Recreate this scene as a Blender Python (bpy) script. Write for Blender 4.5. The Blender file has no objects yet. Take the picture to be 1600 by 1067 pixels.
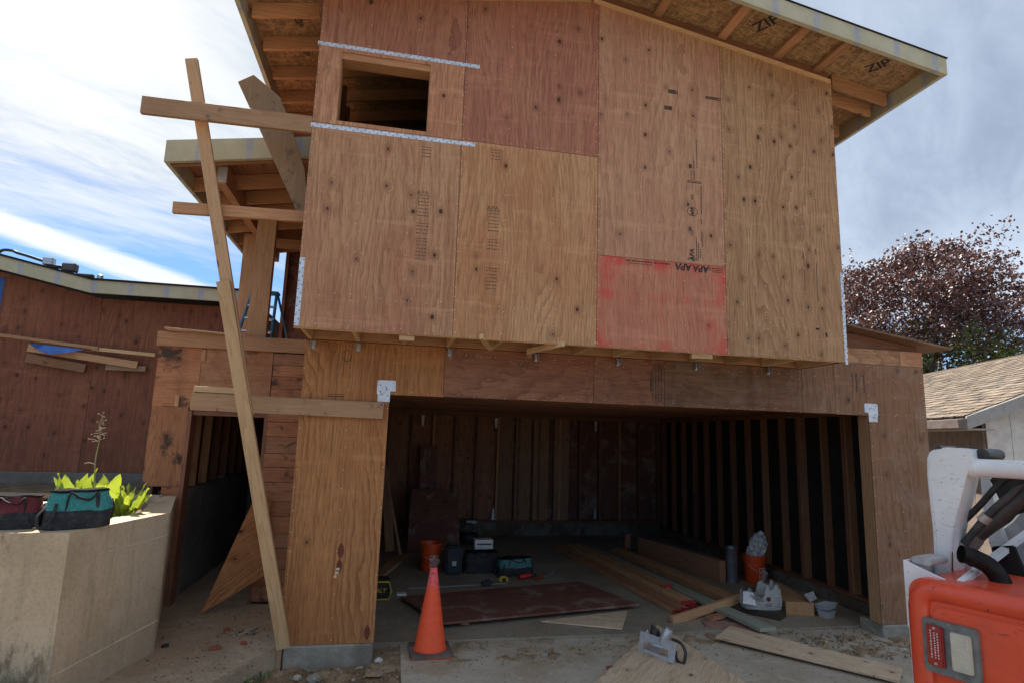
import bpy, bmesh, math, random
from mathutils import Vector, Matrix, Euler
from mathutils import noise as mnoise
random.seed(7)
R_ = math.radians
S = bpy.context.scene
col = S.collection

# ------------------------------------------------------------------ camera
YAW, PITCH, ROLL, FPX = -0.1927, 0.1591, 0.0317, 912.9
cam_d = bpy.data.cameras.new('camera'); cam = bpy.data.objects.new('camera', cam_d); col.objects.link(cam)
fw = Vector((-math.sin(YAW)*math.cos(PITCH), math.cos(YAW)*math.cos(PITCH), math.sin(PITCH)))
rt = Vector((math.cos(YAW), math.sin(YAW), 0)); upv = rt.cross(fw)
rt2 = rt*math.cos(ROLL)+upv*math.sin(ROLL); up2 = upv*math.cos(ROLL)-rt*math.sin(ROLL)
cam.matrix_world = Matrix.Translation((0.8034, -5.3047, 1.7355)) @ Matrix((rt2, up2, -fw)).transposed().to_4x4()
cam_d.sensor_width = 36; cam_d.lens = FPX/1600*36
cam_d.clip_start = 0.05; cam_d.clip_end = 3000
S.camera = cam

# ------------------------------------------------------------------ light
SUN_AZ, SUN_EL = R_(-22), R_(52)      # azimuth from +Y toward +X
SUN_STRENGTH, SKY_STRENGTH, EXPOSURE = 5.0, 0.07, 1.14
sd = Vector((math.sin(SUN_AZ)*math.cos(SUN_EL), math.cos(SUN_AZ)*math.cos(SUN_EL), math.sin(SUN_EL)))
sl = bpy.data.lights.new('sun', 'SUN'); so = bpy.data.objects.new('sun', sl); col.objects.link(so)
sl.energy = SUN_STRENGTH; sl.angle = R_(0.6); sl.color = (1, .95, .87)
so.rotation_mode = 'QUATERNION'; so.rotation_quaternion = sd.to_track_quat('Z', 'Y'); so.location = (-10, 20, 20)
S.view_settings.view_transform = 'Standard'; S.view_settings.look = 'None'
S.view_settings.exposure = EXPOSURE; S.view_settings.gamma = 1; S.view_settings.use_curve_mapping = False


class NG:
    """small node helper"""
    def __init__(s, tree): s.t = tree; s.n = tree.nodes; s.l = tree.links
    def new(s, typ, **kw):
        n = s.n.new(typ)
        for k, v in kw.items(): setattr(n, k, v)
        return n
    def put(s, sock, v):
        if isinstance(v, bpy.types.NodeSocket): s.l.new(v, sock)
        else:
            if sock.type == 'RGBA' and len(v) == 3: v = (*v, 1)
            sock.default_value = v
    def m(s, op, a, b=0.0, c=0.0, clamp=False):
        n = s.new('ShaderNodeMath', operation=op, use_clamp=clamp)
        for i, v in enumerate((a, b, c)): s.put(n.inputs[i], v)
        return n.outputs[0]
    def vm(s, op, a, b=(0, 0, 0), out=0):
        n = s.new('ShaderNodeVectorMath', operation=op)
        s.put(n.inputs[0], a)
        if op == 'SCALE': s.put(n.inputs['Scale'], b)
        else: s.put(n.inputs[1], b)
        return n.outputs[out]
    def noise(s, v, scale, detail=3.0, rough=.5, dist=0.0, dims='3D'):
        n = s.new('ShaderNodeTexNoise', noise_dimensions=dims)
        s.put(n.inputs['Vector'], v); n.inputs['Scale'].default_value = scale; n.inputs['Detail'].default_value = detail
        n.inputs['Roughness'].default_value = rough; n.inputs['Distortion'].default_value = dist
        return n.outputs['Fac']
    def vor(s, v, scale, feature='F1', dims='3D', rnd=1.0):
        n = s.new('ShaderNodeTexVoronoi', feature=feature, voronoi_dimensions=dims)
        s.put(n.inputs['Vector'], v); n.inputs['Scale'].default_value = scale; n.inputs['Randomness'].default_value = rnd
        return n
    def rng(s, v, a, b, c=0.0, d=1.0, smooth=True):
        n = s.new('ShaderNodeMapRange'); n.interpolation_type = 'SMOOTHSTEP' if smooth else 'LINEAR'; n.clamp = True
        for i, x in enumerate((v, a, b, c, d)): s.put(n.inputs[i], x)
        return n.outputs[0]
    def mix(s, f, a, b, mode='MIX'):
        n = s.new('ShaderNodeMix', data_type='RGBA', blend_type=mode)
        s.put(n.inputs[0], f); s.put(n.inputs[6], a); s.put(n.inputs[7], b)
        return n.outputs[2]
    def sep(s, v): n = s.new('ShaderNodeSeparateXYZ'); s.put(n.inputs[0], v); return n.outputs
    def comb(s, x, y, z):
        n = s.new('ShaderNodeCombineXYZ')
        for i, v in enumerate((x, y, z)): s.put(n.inputs[i], v)
        return n.outputs[0]


# ------------------------------------------------------------------ sky
w = bpy.data.worlds.new('World'); S.world = w; w.use_nodes = True
g = NG(w.node_tree); g.n.clear()
tc = g.new('ShaderNodeTexCoord').outputs['Generated']
sky = g.new('ShaderNodeTexSky', sky_type='NISHITA'); sky.sun_disc = False
sky.sun_elevation = SUN_EL; sky.sun_rotation = SUN_AZ; sky.air_density = 1.0; sky.dust_density = .35; sky.ozone_density = 2.0
x, y, z = g.sep(tc)
zz = g.m('ADD', g.m('MAXIMUM', z, 0.0), .16)
px, py = g.m('DIVIDE', x, zz), g.m('DIVIDE', y, zz)
pl = g.comb(px, py, 0.0)
ca, sa = math.cos(R_(38)), math.sin(R_(38))          # cloud streets drift across the view
u_ = g.m('ADD', g.m('MULTIPLY', px, ca), g.m('MULTIPLY', py, sa)); v_ = g.m('SUBTRACT', g.m('MULTIPLY', py, ca), g.m('MULTIPLY', px, sa))
stretch = g.comb(g.m('MULTIPLY', u_, .42), g.m('MULTIPLY', v_, 1.25), 3.1)
n1 = g.noise(stretch, 1.15, 7.0, .56, .35)
n2 = g.noise(g.vm('ADD', stretch, (7.3, 2.2, 0)), 3.6, 6.0, .62, .5)
gd = Vector((-.44, .74, .50)).normalized()
glow = g.m('MAXIMUM', g.vm('DOT_PRODUCT', tc, tuple(gd), 1), 0.0)
glow_w = g.m('POWER', glow, 26.0); glow_n = g.m('POWER', glow, 60.0)
# cover: nearly closed high up, broken into streaks low down
n3 = g.noise(g.vm('ADD', stretch, (1.7, 5.1, 2)), 8.5, 5.0, .65, .8)
hi = g.rng(z, .20, .44)
cover = g.m('ADD', g.m('MULTIPLY', hi, .42), g.m('MULTIPLY', g.rng(x, .05, .5), g.m('MULTIPLY', g.rng(z, .165, .21), .62)))
mask = g.m('ADD', g.m('ADD', n1, g.m('MULTIPLY', g.m('SUBTRACT', n2, .5), .55)), cover)
mask = g.m('ADD', mask, g.m('MULTIPLY', g.m('SUBTRACT', n3, .5), .30))
mask = g.m('ADD', mask, g.m('MULTIPLY', glow_w, .18))
mask = g.m('SUBTRACT', mask, g.m('MULTIPLY', g.m('MULTIPLY', g.rng(x, -.15, -.35), g.m('SUBTRACT', 1.0, g.rng(z, .18, .34))), .27))
mask = g.rng(mask, .42, .86, 0.0, 1.0, False)
smooth_side = g.rng(x, -.25, .35)                     # the overcast thickens and evens out toward the right
shade = g.m('ADD', g.m('MULTIPLY', n2, .5), g.m('MULTIPLY', n1, .5))
shade = g.m('ADD', shade, g.m('MULTIPLY', g.m('SUBTRACT', n3, .5), .25))
left = g.mix(g.rng(shade, .36, .60), (.22, .275, .35), (.385, .42, .445))
right = g.mix(g.rng(shade, .30, .70), (.165, .205, .275), (.265, .315, .395))
right = g.mix(g.m('SUBTRACT', 1.0, g.rng(z, .16, .34)), right, (.36, .41, .48))
cl = g.mix(smooth_side, left, right)
topcap = g.m('MULTIPLY', g.rng(z, .44, .56), .85)
cl = g.mix(topcap, cl, g.mix(g.rng(shade, .3, .7), (.175, .215, .28), (.27, .315, .385)))
cl = g.mix(g.m('MULTIPLY', glow_w, g.rng(shade, .30, .62, .25, 1.0), clamp=True), cl, (.42, .44, .45))
cl = g.mix(g.m('MULTIPLY', glow_n, g.rng(shade, .3, .6, .5, .95), clamp=True), cl, (.52, .52, .52))
cn = (-.28674, .11069, -.95159)
d_ = g.m('ADD', g.vm('DOT_PRODUCT', tc, cn, 1), g.m('MULTIPLY', g.m('SUBTRACT', n3, .5), .016))
cont = g.m('SUBTRACT', 1.0, g.rng(g.m('ABSOLUTE', g.m('SUBTRACT', d_, .002)), .009, .022))
cont = g.m('MULTIPLY', cont, g.rng(y, .2, .5))
cont = g.m('MULTIPLY', cont, g.rng(x, -.16, -.30))
sk = g.mix(1.0, sky.outputs[0], (.52, .70, .95), 'MULTIPLY')
skc = g.vm('SCALE', sk, SKY_STRENGTH)
out = g.mix(mask, skc, cl)
out = g.mix(g.m('MULTIPLY', cont, g.rng(n2, .2, .5, .6, .95)), out, (.47, .49, .505))
bg = g.new('ShaderNodeBackground'); g.put(bg.inputs[0], out); bg.inputs[1].default_value = 1.0
wo = g.new('ShaderNodeOutputWorld'); g.l.new(bg.outputs[0], wo.inputs[0])

# ------------------------------------------------------------------ materials
MATS = {}
def new_mat(name):
    m = bpy.data.materials.new(name); m.use_nodes = True
    n = NG(m.node_tree); b = m.node_tree.nodes['Principled BSDF']
    b.inputs['Specular IOR Level'].default_value = .3
    return m, n, b

def coords(n, axis, scale=1.0):
    tcn = n.new('ShaderNodeTexCoord').outputs['Object']
    rnd = n.new('ShaderNodeObjectInfo').outputs['Random']
    x, y, z = n.sep(tcn)
    if axis == 'Z': a, b, c = x, y, z
    elif axis == 'X': a, b, c = y, z, x
    else: a, b, c = x, z, y
    off = n.vm('SCALE', (31.7, 17.3, 53.1), rnd)
    return n.vm('ADD', n.comb(a, b, c), off), rnd, (x, y, z)

def ply(key, axis='Z', c1=(.46, .26, .145), c2=(.30, .145, .075), tint=(.50, .19, .12), tint_amt=.35, knots=.55, grain=1.0,
        dirt=0.0, paint=None, rough=.72, wear=0.0, freq=9.0):
    k = ('ply', key, axis)
    if k in MATS: return MATS[k]
    m, n, b = new_mat('plywood_%s_%s' % (key, axis)); MATS[k] = m
    P, rnd, loc = coords(n, axis)
    # keep only across / along for features on the face
    xs, ys, zs = n.sep(P)
    Q = n.comb(xs, n.m('MULTIPLY', ys, .25), n.m('MULTIPLY', zs, .20))
    kv = n.comb(xs, n.m('MULTIPLY', zs, .72), 0.0)
    # knots: one voronoi, keep some cells
    vr = n.vor(kv, 4.6, 'F1', '2D', .95)
    d = vr.outputs['Distance']; cr, cg, cb = n.sep(vr.outputs['Color'])
    on = n.m('GREATER_THAN', cr, 1.0 - knots)
    size = n.m('ADD', .028, n.m('MULTIPLY', n.m('MULTIPLY', cg, cg), .062))
    d = n.m('ADD', d, n.m('MULTIPLY', n.m('SUBTRACT', n.noise(P, 34.0, 3.0), .5), .035))
    core = n.m('MULTIPLY', n.m('SUBTRACT', 1.0, n.rng(d, n.m('MULTIPLY', size, .7), size)), on)
    halo = n.m('MULTIPLY', n.m('SUBTRACT', 1.0, n.rng(d, .04, .30)), on)
    h = n.noise(Q, 1.9, 1.6, .45)
    warp = n.noise(n.comb(xs, ys, n.m('MULTIPLY', zs, .45)), 11.0, 3.0, .55)
    ph = n.m('ADD', n.m('MULTIPLY', h, freq*1.9), n.m('MULTIPLY', warp, 1.5))
    ph = n.m('ADD', ph, n.m('MULTIPLY', halo, 2.6))
    ph = n.m('ADD', ph, n.m('MULTIPLY', xs, freq*2.1))
    fr = n.m('FRACT', ph)
    line = n.m('POWER', fr, 2.6)                                   # soft rise, sharp late-wood edge
    line = n.m('MULTIPLY', line, n.rng(n.noise(Q, 3.1, 2.0), .33, .6, .25, 1.0))
    fine = n.noise(n.comb(xs, ys, n.m('MULTIPLY', zs, .035)), 190.0, 3.0, .6)
    streak = n.noise(n.comb(xs, ys, n.m('MULTIPLY', zs, .05)), 26.0, 3.0, .6)
    patch = n.noise(n.comb(xs, ys, n.m('MULTIPLY', zs, .5)), 1.6, 3.0, .6)
    c = n.mix(n.m('MULTIPLY', line, .85*grain, clamp=True), c1, c2)
    c = n.mix(n.m('MULTIPLY', n.rng(patch, .38, .66), tint_amt), c, tint)
    c = n.mix(n.rng(streak, .42, .72, 0.0, .55), c, c2)
    c = n.mix(n.rng(fine, .45, .70, 0.0, .6), c, tuple(v*.42 for v in c2))
    c = n.mix(n.m('MULTIPLY', n.m('MULTIPLY', halo, halo), .5), c, tuple(v*.6 for v in c2))
    c = n.mix(n.m('MULTIPLY', core, .92), c, (.05, .024, .014))
    # sanding plugs, handling scuffs
    mot = n.noise(P, 7.0, 5.0, .65)
    c = n.mix(n.rng(mot, .52, .80, 0.0, .25), c, tuple(min(1, v*1.35) for v in c1))
    scuff = n.noise(n.comb(n.m('MULTIPLY', xs, .22), ys, n.m('MULTIPLY', zs, 1.6)), 7.0, 5.0, .65)
    c = n.mix(n.rng(scuff, .55, .72, 0.0, .28), c, tuple(min(1, v*1.25+.02) for v in c1))
    if dirt:
        dn = n.noise(n.comb(xs, ys, n.m('MULTIPLY', zs, .7)), 5.5, 6.0, .68)
        c = n.mix(n.rng(dn, .62-.12*dirt, .72-.06*dirt, 0.0, .92*min(1, dirt+.3)), c, (.03, .025, .022))
    if wear:
        wn = n.noise(P, 3.0, 7.0, .7, .6)
        c = n.mix(n.rng(wn, .5, .64, 0.0, wear), c, (.33, .27, .22))
    if paint:
        x0, y0, z0 = loc
        e = n.m('MAXIMUM', n.m('ABSOLUTE', n.m('DIVIDE', x0, .61)), n.m('ABSOLUTE', n.m('DIVIDE', z0, .40)))
        e = n.rng(e, .62, 1.0, 0.0, .34)
        band = n.m('SUBTRACT', 1.0, n.rng(n.m('ABSOLUTE', n.m('SUBTRACT', z0, .06)), .02, .07)); band = n.m('MULTIPLY', band, .22)
        drip = n.noise(n.comb(xs, ys, n.m('MULTIPLY', zs, .35)), 5.0, 4.0, .6)
        pm = n.m('ADD', n.m('ADD', e, band), n.m('MULTIPLY', n.m('SUBTRACT', drip, .45), 2.4))
        pm = n.m('ADD', pm, n.rng(z0, -.2, .42, 0.0, .22))
        pm = n.rng(pm, .22, 1.0, .14, .9)
        c = n.mix(n.m('MULTIPLY', pm, .9), c, paint)
    val = n.m('ADD', .88, n.m('MULTIPLY', rnd, .24))
    c = n.vm('SCALE', c, val)
    n.put(b.inputs['Base Color'], c); b.inputs['Roughness'].default_value = rough
    bump = n.new('ShaderNodeBump'); bump.inputs['Strength'].default_value = .35; bump.inputs['Distance'].default_value = .002
    hh = n.m('ADD', n.m('MULTIPLY', line, -.5), n.m('ADD', n.m('MULTIPLY', fine, .6), n.m('MULTIPLY', core, -1.2)))
    n.put(bump.inputs['Height'], hh); n.l.new(bump.outputs[0], b.inputs['Normal'])
    return m

def lumber(key, axis='X', c1=(.50, .29, .15), c2=(.30, .14, .065), knots=.3, dirt=0.0, rough=.65, grey=0.0):
    k = ('lum', key, axis)
    if k in MATS: return MATS[k]
    m, n, b = new_mat('lumber_%s_%s' % (key, axis)); MATS[k] = m
    P, rnd, loc = coords(n, axis)
    xs, ys, zs = n.sep(P)
    Q = n.comb(xs, ys, n.m('MULTIPLY', zs, .09))
    h = n.noise(Q, 9.0, 2.0, .5)
    fr = n.m('FRACT', n.m('ADD', n.m('MULTIPLY', h, 7.0), n.m('MULTIPLY', ys, 22.0)))
    line = n.m('POWER', fr, 2.0)
    vr = n.vor(n.comb(xs, ys, n.m('MULTIPLY', zs, .5)), 7.0, 'F1', '3D', 1.0)
    cr, cg, cb = n.sep(vr.outputs['Color'])
    on = n.m('GREATER_THAN', cr, 1-knots)
    core = n.m('MULTIPLY', n.m('SUBTRACT', 1.0, n.rng(vr.outputs['Distance'], .06, .16)), on)
    fine = n.noise(n.comb(xs, ys, n.m('MULTIPLY', zs, .03)), 240.0, 2.0, .6)
    patch = n.noise(P, 2.4, 3.0, .6)
    c = n.mix(n.m('MULTIPLY', line, .55), c1, c2)
    c = n.mix(n.rng(patch, .4, .7, 0.0, .4), c, tuple((a+bb)/2*.9 for a, bb in zip(c1, c2)))
    c = n.mix(n.rng(fine, .5, .8, 0.0, .4), c, tuple(v*.5 for v in c2))
    c = n.mix(n.m('MULTIPLY', core, .8), c, (.09, .04, .02))
    if dirt:
        dn = n.noise(P, 7.0, 6.0, .68)
        c = n.mix(n.rng(dn, .6-.14*dirt, .72-.08*dirt, 0.0, .85), c, (.06, .05, .045))
    if grey:
        gn = n.noise(Q, 5.0, 5.0, .65)
        c = n.mix(n.rng(gn, .3, .65, grey*.3, grey), c, (.23, .19, .145))
    c = n.vm('SCALE', c, n.m('ADD', .8, n.m('MULTIPLY', rnd, .36)))
    n.put(b.inputs['Base Color'], c); b.inputs['Roughness'].default_value = rough
    bump = n.new('ShaderNodeBump'); bump.inputs['Strength'].default_value = .3; bump.inputs['Distance'].default_value = .0015
    n.put(bump.inputs['Height'], n.m('ADD', fine, n.m('MULTIPLY', line, -.5))); n.l.new(bump.outputs[0], b.inputs['Normal'])
    return m

def osb(key='osb', c1=(.48, .30, .15), c2=(.22, .13, .065)):
    k = ('osb', key)
    if k in MATS: return MATS[k]
    m, n, b = new_mat('strand_board_' + key); MATS[k] = m
    P, rnd, loc = coords(n, 'Z')
    wv = n.vm('ADD', P, n.vm('SCALE', n.comb(n.noise(P, 9.0, 1.0), n.noise(n.vm('ADD', P, (5, 5, 5)), 9.0, 1.0), 0.0), .05))
    a = n.vor(n.vm('MULTIPLY', wv, (1, 3.2, 1)), 16.0); bb = n.vor(n.vm('MULTIPLY', wv, (3.0, 1, 1)), 14.0)
    ar, ag, ab = n.sep(a.outputs['Color']); br, bg2, b3 = n.sep(bb.outputs['Color'])
    f = n.m('ADD', n.m('MULTIPLY', ar, .5), n.m('MULTIPLY', br, .5))
    c = n.mix(n.rng(f, .15, .85, smooth=False), c1, c2)
    c = n.mix(n.rng(n.noise(P, 60.0, 3.0), .45, .7, 0.0, .4), c, tuple(v*.5 for v in c2))
    n.put(b.inputs['Base Color'], c); b.inputs['Roughness'].default_value = .6
    bump = n.new('ShaderNodeBump'); bump.inputs['Strength'].default_value = .4; bump.inputs['Distance'].default_value = .002
    n.put(bump.inputs['Height'], f); n.l.new(bump.outputs[0], b.inputs['Normal'])
    return m

def concrete(key, c1=(.30, .28, .25), c2=(.19, .175, .155), stain=None, stain_amt=.5, world=True, bump_s=.5, bd=.006, rough=.9, spot=0.0):
    k = ('con', key)
    if k in MATS: return MATS[k]
    m, n, b = new_mat('concrete_' + key); MATS[k] = m
    P = n.new('ShaderNodeTexCoord').outputs['Object']
    a = n.noise(P, 1.3, 6.0, .62); f = n.noise(P, 38.0, 4.0, .7); mid = n.noise(P, 8.0, 5.0, .65)
    c = n.mix(n.rng(a, .34, .66), c1, c2)
    c = n.mix(n.rng(f, .4, .7, 0.0, .35), c, tuple(v*.6 for v in c2))
    c = n.mix(n.rng(mid, .5, .75, 0.0, .35), c, tuple(min(1, v*1.3) for v in c1))
    if stain:
        s = n.noise(n.vm('ADD', P, (3, 9, 2)), 2.1, 7.0, .7, .4)
        c = n.mix(n.rng(s, .47, .62, 0.0, stain_amt), c, stain)
    if spot:
        vv = n.vor(P, 26.0); rr, _, _ = n.sep(vv.outputs['Color'])
        sp = n.m('MULTIPLY', n.m('SUBTRACT', 1.0, n.rng(vv.outputs['Distance'], .10, .2)), n.m('GREATER_THAN', rr, .86))
        c = n.mix(n.m('MULTIPLY', sp, spot), c, (.55, .5, .43))
    n.put(b.inputs['Base Color'], c); b.inputs['Roughness'].default_value = rough; b.inputs['Specular IOR Level'].default_value = .2
    bump = n.new('ShaderNodeBump'); bump.inputs['Strength'].default_value = bump_s; bump.inputs['Distance'].default_value = bd
    n.put(bump.inputs['Height'], n.m('ADD', n.m('MULTIPLY', mid, .8), n.m('MULTIPLY', f, .5))); n.l.new(bump.outputs[0], b.inputs['Normal'])
    return m

def retaining_mat():
    k = 'retain'
    if k in MATS: return MATS[k]
    m, n, b = new_mat('board_formed_concrete'); MATS[k] = m
    P = n.new('ShaderNodeTexCoord').outputs['Object']
    x, y, z = n.sep(P)
    a = n.noise(P, 1.6, 5.0, .6); f = n.noise(P, 45.0, 4.0, .7)
    st = n.noise(n.comb(n.m('MULTIPLY', x, 1.0), n.m('MULTIPLY', y, 1.0), n.m('MULTIPLY', z, .07)), 16.0, 4.0, .65)
    c = n.mix(n.rng(a, .35, .65), (.60, .47, .325), (.49, .375, .25))
    c = n.mix(n.rng(st, .5, .75, 0.0, .32), c, (.20, .16, .115))
    c = n.mix(n.rng(f, .42, .7, 0.0, .25), c, (.16, .12, .085))
    fib = n.noise(n.comb(x, y, n.m('MULTIPLY', z, .4)), 18.0, 6.0, .75)
    low = n.m('ADD', n.rng(z, .45, -.30, 0.0, .34), n.rng(n.noise(P, 1.1, 3.0), .35, .7, 0.0, .25))
    mossy = n.m('MULTIPLY', n.rng(n.m('ADD', fib, low), .68, .90, 0.0, .7), n.rng(x, 3.32, 3.24, .12, 1.0))
    c = n.mix(mossy, c, (.11, .085, .05))
    n.put(b.inputs['Base Color'], c); b.inputs['Roughness'].default_value = .92; b.inputs['Specular IOR Level'].default_value = .15
    bump = n.new('ShaderNodeBump'); bump.inputs['Strength'].default_value = .6; bump.inputs['Distance'].default_value = .008
    n.put(bump.inputs['Height'], n.m('ADD', n.noise(P, 14.0, 6.0, .62), n.m('MULTIPLY', f, .3))); n.l.new(bump.outputs[0], b.inputs['Normal'])
    return m

def dirt_mat(key='dirt', c1=(.32, .225, .14), c2=(.17, .115, .07)):
    k = ('dirt', key)
    if k in MATS: return MATS[k]
    m, n, b = new_mat('earth_' + key); MATS[k] = m
    P = n.new('ShaderNodeTexCoord').outputs['Object']
    c = n.mix(n.rng(n.noise(P, 5.0, 7.0, .7), .35, .65), c1, c2)
    c = n.mix(n.rng(n.noise(P, 60.0, 4.0, .7), .5, .7, 0.0, .6), c, tuple(v*1.6 for v in c1))
    vv = n.vor(P, 42.0); rr, _, _ = n.sep(vv.outputs['Color'])
    sp = n.m('MULTIPLY', n.m('SUBTRACT', 1.0, n.rng(vv.outputs['Distance'], .15, .3)), n.m('GREATER_THAN', rr, .75))
    c = n.mix(n.m('MULTIPLY', sp, .7), c, (.36, .31, .25))
    n.put(b.inputs['Base Color'], c); b.inputs['Roughness'].default_value = .95; b.inputs['Specular IOR Level'].default_value = .1
    bump = n.new('ShaderNodeBump'); bump.inputs['Strength'].default_value = .9; bump.inputs['Distance'].default_value = .015
    n.put(bump.inputs['Height'], n.m('ADD', n.noise(P, 26.0, 7.0, .72), n.m('MULTIPLY', sp, .4))); n.l.new(bump.outputs[0], b.inputs['Normal'])
    return m

def fascia_mat(axis):
    k = ('fascia', axis)
    if k in MATS: return MATS[k]
    m, n, b = new_mat('primed_fascia_' + axis); MATS[k] = m
    P, rnd, (x, y, z) = coords(n, 'Z')
    al = x if axis == 'X' else y
    t = n.m('FRACT', n.m('ADD', n.m('DIVIDE', al, .41), rnd))
    band = n.m('SUBTRACT', 1.0, n.rng(n.m('ABSOLUTE', n.m('SUBTRACT', t, .5)), .05, .10))
    sp = n.rng(n.noise(P, 26.0, 4.0, .7), .42, .6)
    c = n.mix(n.rng(n.noise(P, 4.0, 5.0, .6), .35, .65), (.42, .41, .29), (.50, .48, .36))
    c = n.mix(n.rng(n.noise(P, 120.0, 3.0, .6), .45, .7, 0.0, .3), c, (.29, .28, .20))
    c = n.mix(n.m('MULTIPLY', band, n.m('ADD', .22, n.m('MULTIPLY', sp, .4))), c, (.23, .31, .56))
    n.put(b.inputs['Base Color'], c); b.inputs['Roughness'].default_value = .7
    bump = n.new('ShaderNodeBump'); bump.inputs['Strength'].default_value = .25; bump.inputs['Distance'].default_value = .001
    n.put(bump.inputs['Height'], n.noise(P, 90.0, 3.0)); n.l.new(bump.outputs[0], b.inputs['Normal'])
    return m

def plain(key, c, rough=.5, metal=0.0, var=.18, vs=12.0, scratch=None, spec=.4, coat=0.0, bump=.1, dust=0.0, trans=0.0):
    k = ('plain', key)
    if k in MATS: return MATS[k]
    m, n, b = new_mat(key); MATS[k] = m
    P, rnd, loc = coords(n, 'Z')
    f = n.noise(P, vs, 5.0, .65)
    cc = n.mix(n.rng(f, .35, .68), tuple(min(1, v*(1+var)) for v in c), tuple(v*(1-var) for v in c))
    if dust:
        cc = n.mix(n.rng(n.noise(P, vs*.4, 6.0, .7), .42, .7, 0.0, dust), cc, (.30, .26, .21))
    if scratch:
        a = n.noise(n.vm('MULTIPLY', P, (1, 1, 2.5)), 17.0, 8.0, .78, 1.2)
        cc = n.mix(n.rng(a, .60, .63, 0.0, .85), cc, scratch)
    n.put(b.inputs['Base Color'], cc); b.inputs['Metallic'].default_value = metal
    n.put(b.inputs['Roughness'], n.m('ADD', rough-.08, n.m('MULTIPLY', f, .16))); b.inputs['Specular IOR Level'].default_value = spec
    b.inputs['Coat Weight'].default_value = coat
    if trans: b.inputs['Transmission Weight'].default_value = trans
    if bump:
        bp = n.new('ShaderNodeBump'); bp.inputs['Strength'].default_value = bump; bp.inputs['Distance'].default_value = .003
        n.put(bp.inputs['Height'], n.noise(P, vs*3, 4.0)); n.l.new(bp.outputs[0], b.inputs['Normal'])
    return m

def leaf_mat(key, c1, c2, trans=.45):
    k = ('leaf', key)
    if k in MATS: return MATS[k]
    m, n, b = new_mat('foliage_' + key); MATS[k] = m
    P, rnd, loc = coords(n, 'Z')
    geo = n.new('ShaderNodeNewGeometry').outputs['Random Per Island']
    c = n.mix(n.rng(n.m('ADD', n.m('MULTIPLY', geo, .6), n.m('MULTIPLY', n.noise(P, 1.2, 3.0), .8)), .35, .95), c1, c2)
    n.put(b.inputs['Base Color'], c); b.inputs['Roughness'].default_value = .45; b.inputs['Specular IOR Level'].default_value = .5
    tr = n.new('ShaderNodeBsdfTranslucent'); n.put(tr.inputs[0], n.mix(1.0, c, (1.6, 1.5, .8), 'MULTIPLY'))
    mx = n.new('ShaderNodeMixShader'); mx.inputs[0].default_value = trans
    n.l.new(b.outputs[0], mx.inputs[1]); n.l.new(tr.outputs[0], mx.inputs[2])
    n.l.new(mx.outputs[0], n.n['Material Output'].inputs[0])
    return m

# ------------------------------------------------------------------ mesh + object helpers
WL = {}          # world location of every parent (none of them is rotated)
def tag(o, label=None, cat=None, group=None, kind=None):
    if label: o['label'] = label
    if cat: o['category'] = cat
    if group: o['group'] = group
    if kind: o['kind'] = kind
    return o

def thing(name, loc, label, cat, group=None):
    o = bpy.data.objects.new(name, None); o.empty_display_size = .1; col.objects.link(o); o.location = loc
    WL[o] = Vector(loc); return tag(o, label, cat, group)

def link(name, me, parent=None, wloc=(0, 0, 0), rot=None):
    o = bpy.data.objects.new(name, me); col.objects.link(o)
    wloc = Vector(wloc)
    if parent:
        o.parent = parent; base = WL[parent]
    else: base = Vector((0, 0, 0))
    M = Matrix.Translation(wloc-base)
    if rot is not None: M = M @ rot.to_4x4()
    o.matrix_basis = M; WL[o] = wloc
    return o

BOX = {}
def box_mesh(L, W, T, mat, bev=.0015):
    k = (round(L, 4), round(W, 4), round(T, 4), mat.name, bev)
    if k in BOX: return BOX[k]
    bm = bmesh.new(); bmesh.ops.create_cube(bm, size=1.0, matrix=Matrix.Diagonal((L, W, T, 1)))
    if bev and min(L, W, T) > bev*3: bmesh.ops.bevel(bm, geom=bm.edges[:], offset=bev, segments=1, affect='EDGES')
    me = bpy.data.meshes.new('piece'); bm.to_mesh(me); bm.free(); me.materials.append(mat); BOX[k] = me
    return me

def box(name, x0, x1, y0, y1, z0, z1, mat, parent=None, bev=.0015):
    """axis aligned box; grain axis is chosen by the material"""
    return link(name, box_mesh(x1-x0, y1-y0, z1-z0, mat, bev), parent, ((x0+x1)/2, (y0+y1)/2, (z0+z1)/2))

def board(name, p0, p1, wdt, thk, mat, parent=None, wdir=(0, 0, 1), bev=.0015, off=(0, 0, 0)):
    """board whose length (local X) runs p0 -> p1; its width direction is near wdir; thickness is the third axis"""
    p0, p1 = Vector(p0), Vector(p1); X = (p1-p0); L = X.length; X.normalize()
    Wd = Vector(wdir); Wd = (Wd - X*Wd.dot(X)).normalized(); T = X.cross(Wd)
    Rm = Matrix((X, Wd, T)).transposed()
    return link(name, box_mesh(L, wdt, thk, mat, bev), parent, (p0+p1)/2+Vector(off), Rm)

def mesh_obj(name, bm, mats, parent=None, centre=None, smooth=False, rot=None, wloc=None):
    """bmesh in world coordinates -> object with its own origin"""
    if wloc is None:
        if centre is None:
            c = Vector((0, 0, 0))
            if len(bm.verts):
                mn = Vector([min(v.co[i] for v in bm.verts) for i in range(3)]); mx = Vector([max(v.co[i] for v in bm.verts) for i in range(3)]); c = (mn+mx)/2
        else: c = Vector(centre)
        bmesh.ops.translate(bm, verts=bm.verts, vec=-c)
    else: c = Vector(wloc)
    me = bpy.data.meshes.new(name); bm.to_mesh(me); bm.free()
    for m in (mats if isinstance(mats, (list, tuple)) else [mats]): me.materials.append(m)
    if smooth:
        me.polygons.foreach_set('use_smooth', [True]*len(me.polygons))
        try: me.set_sharp_from_angle(angle=R_(40))
        except Exception: pass
    return link(name, me, parent, c, rot)

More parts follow.
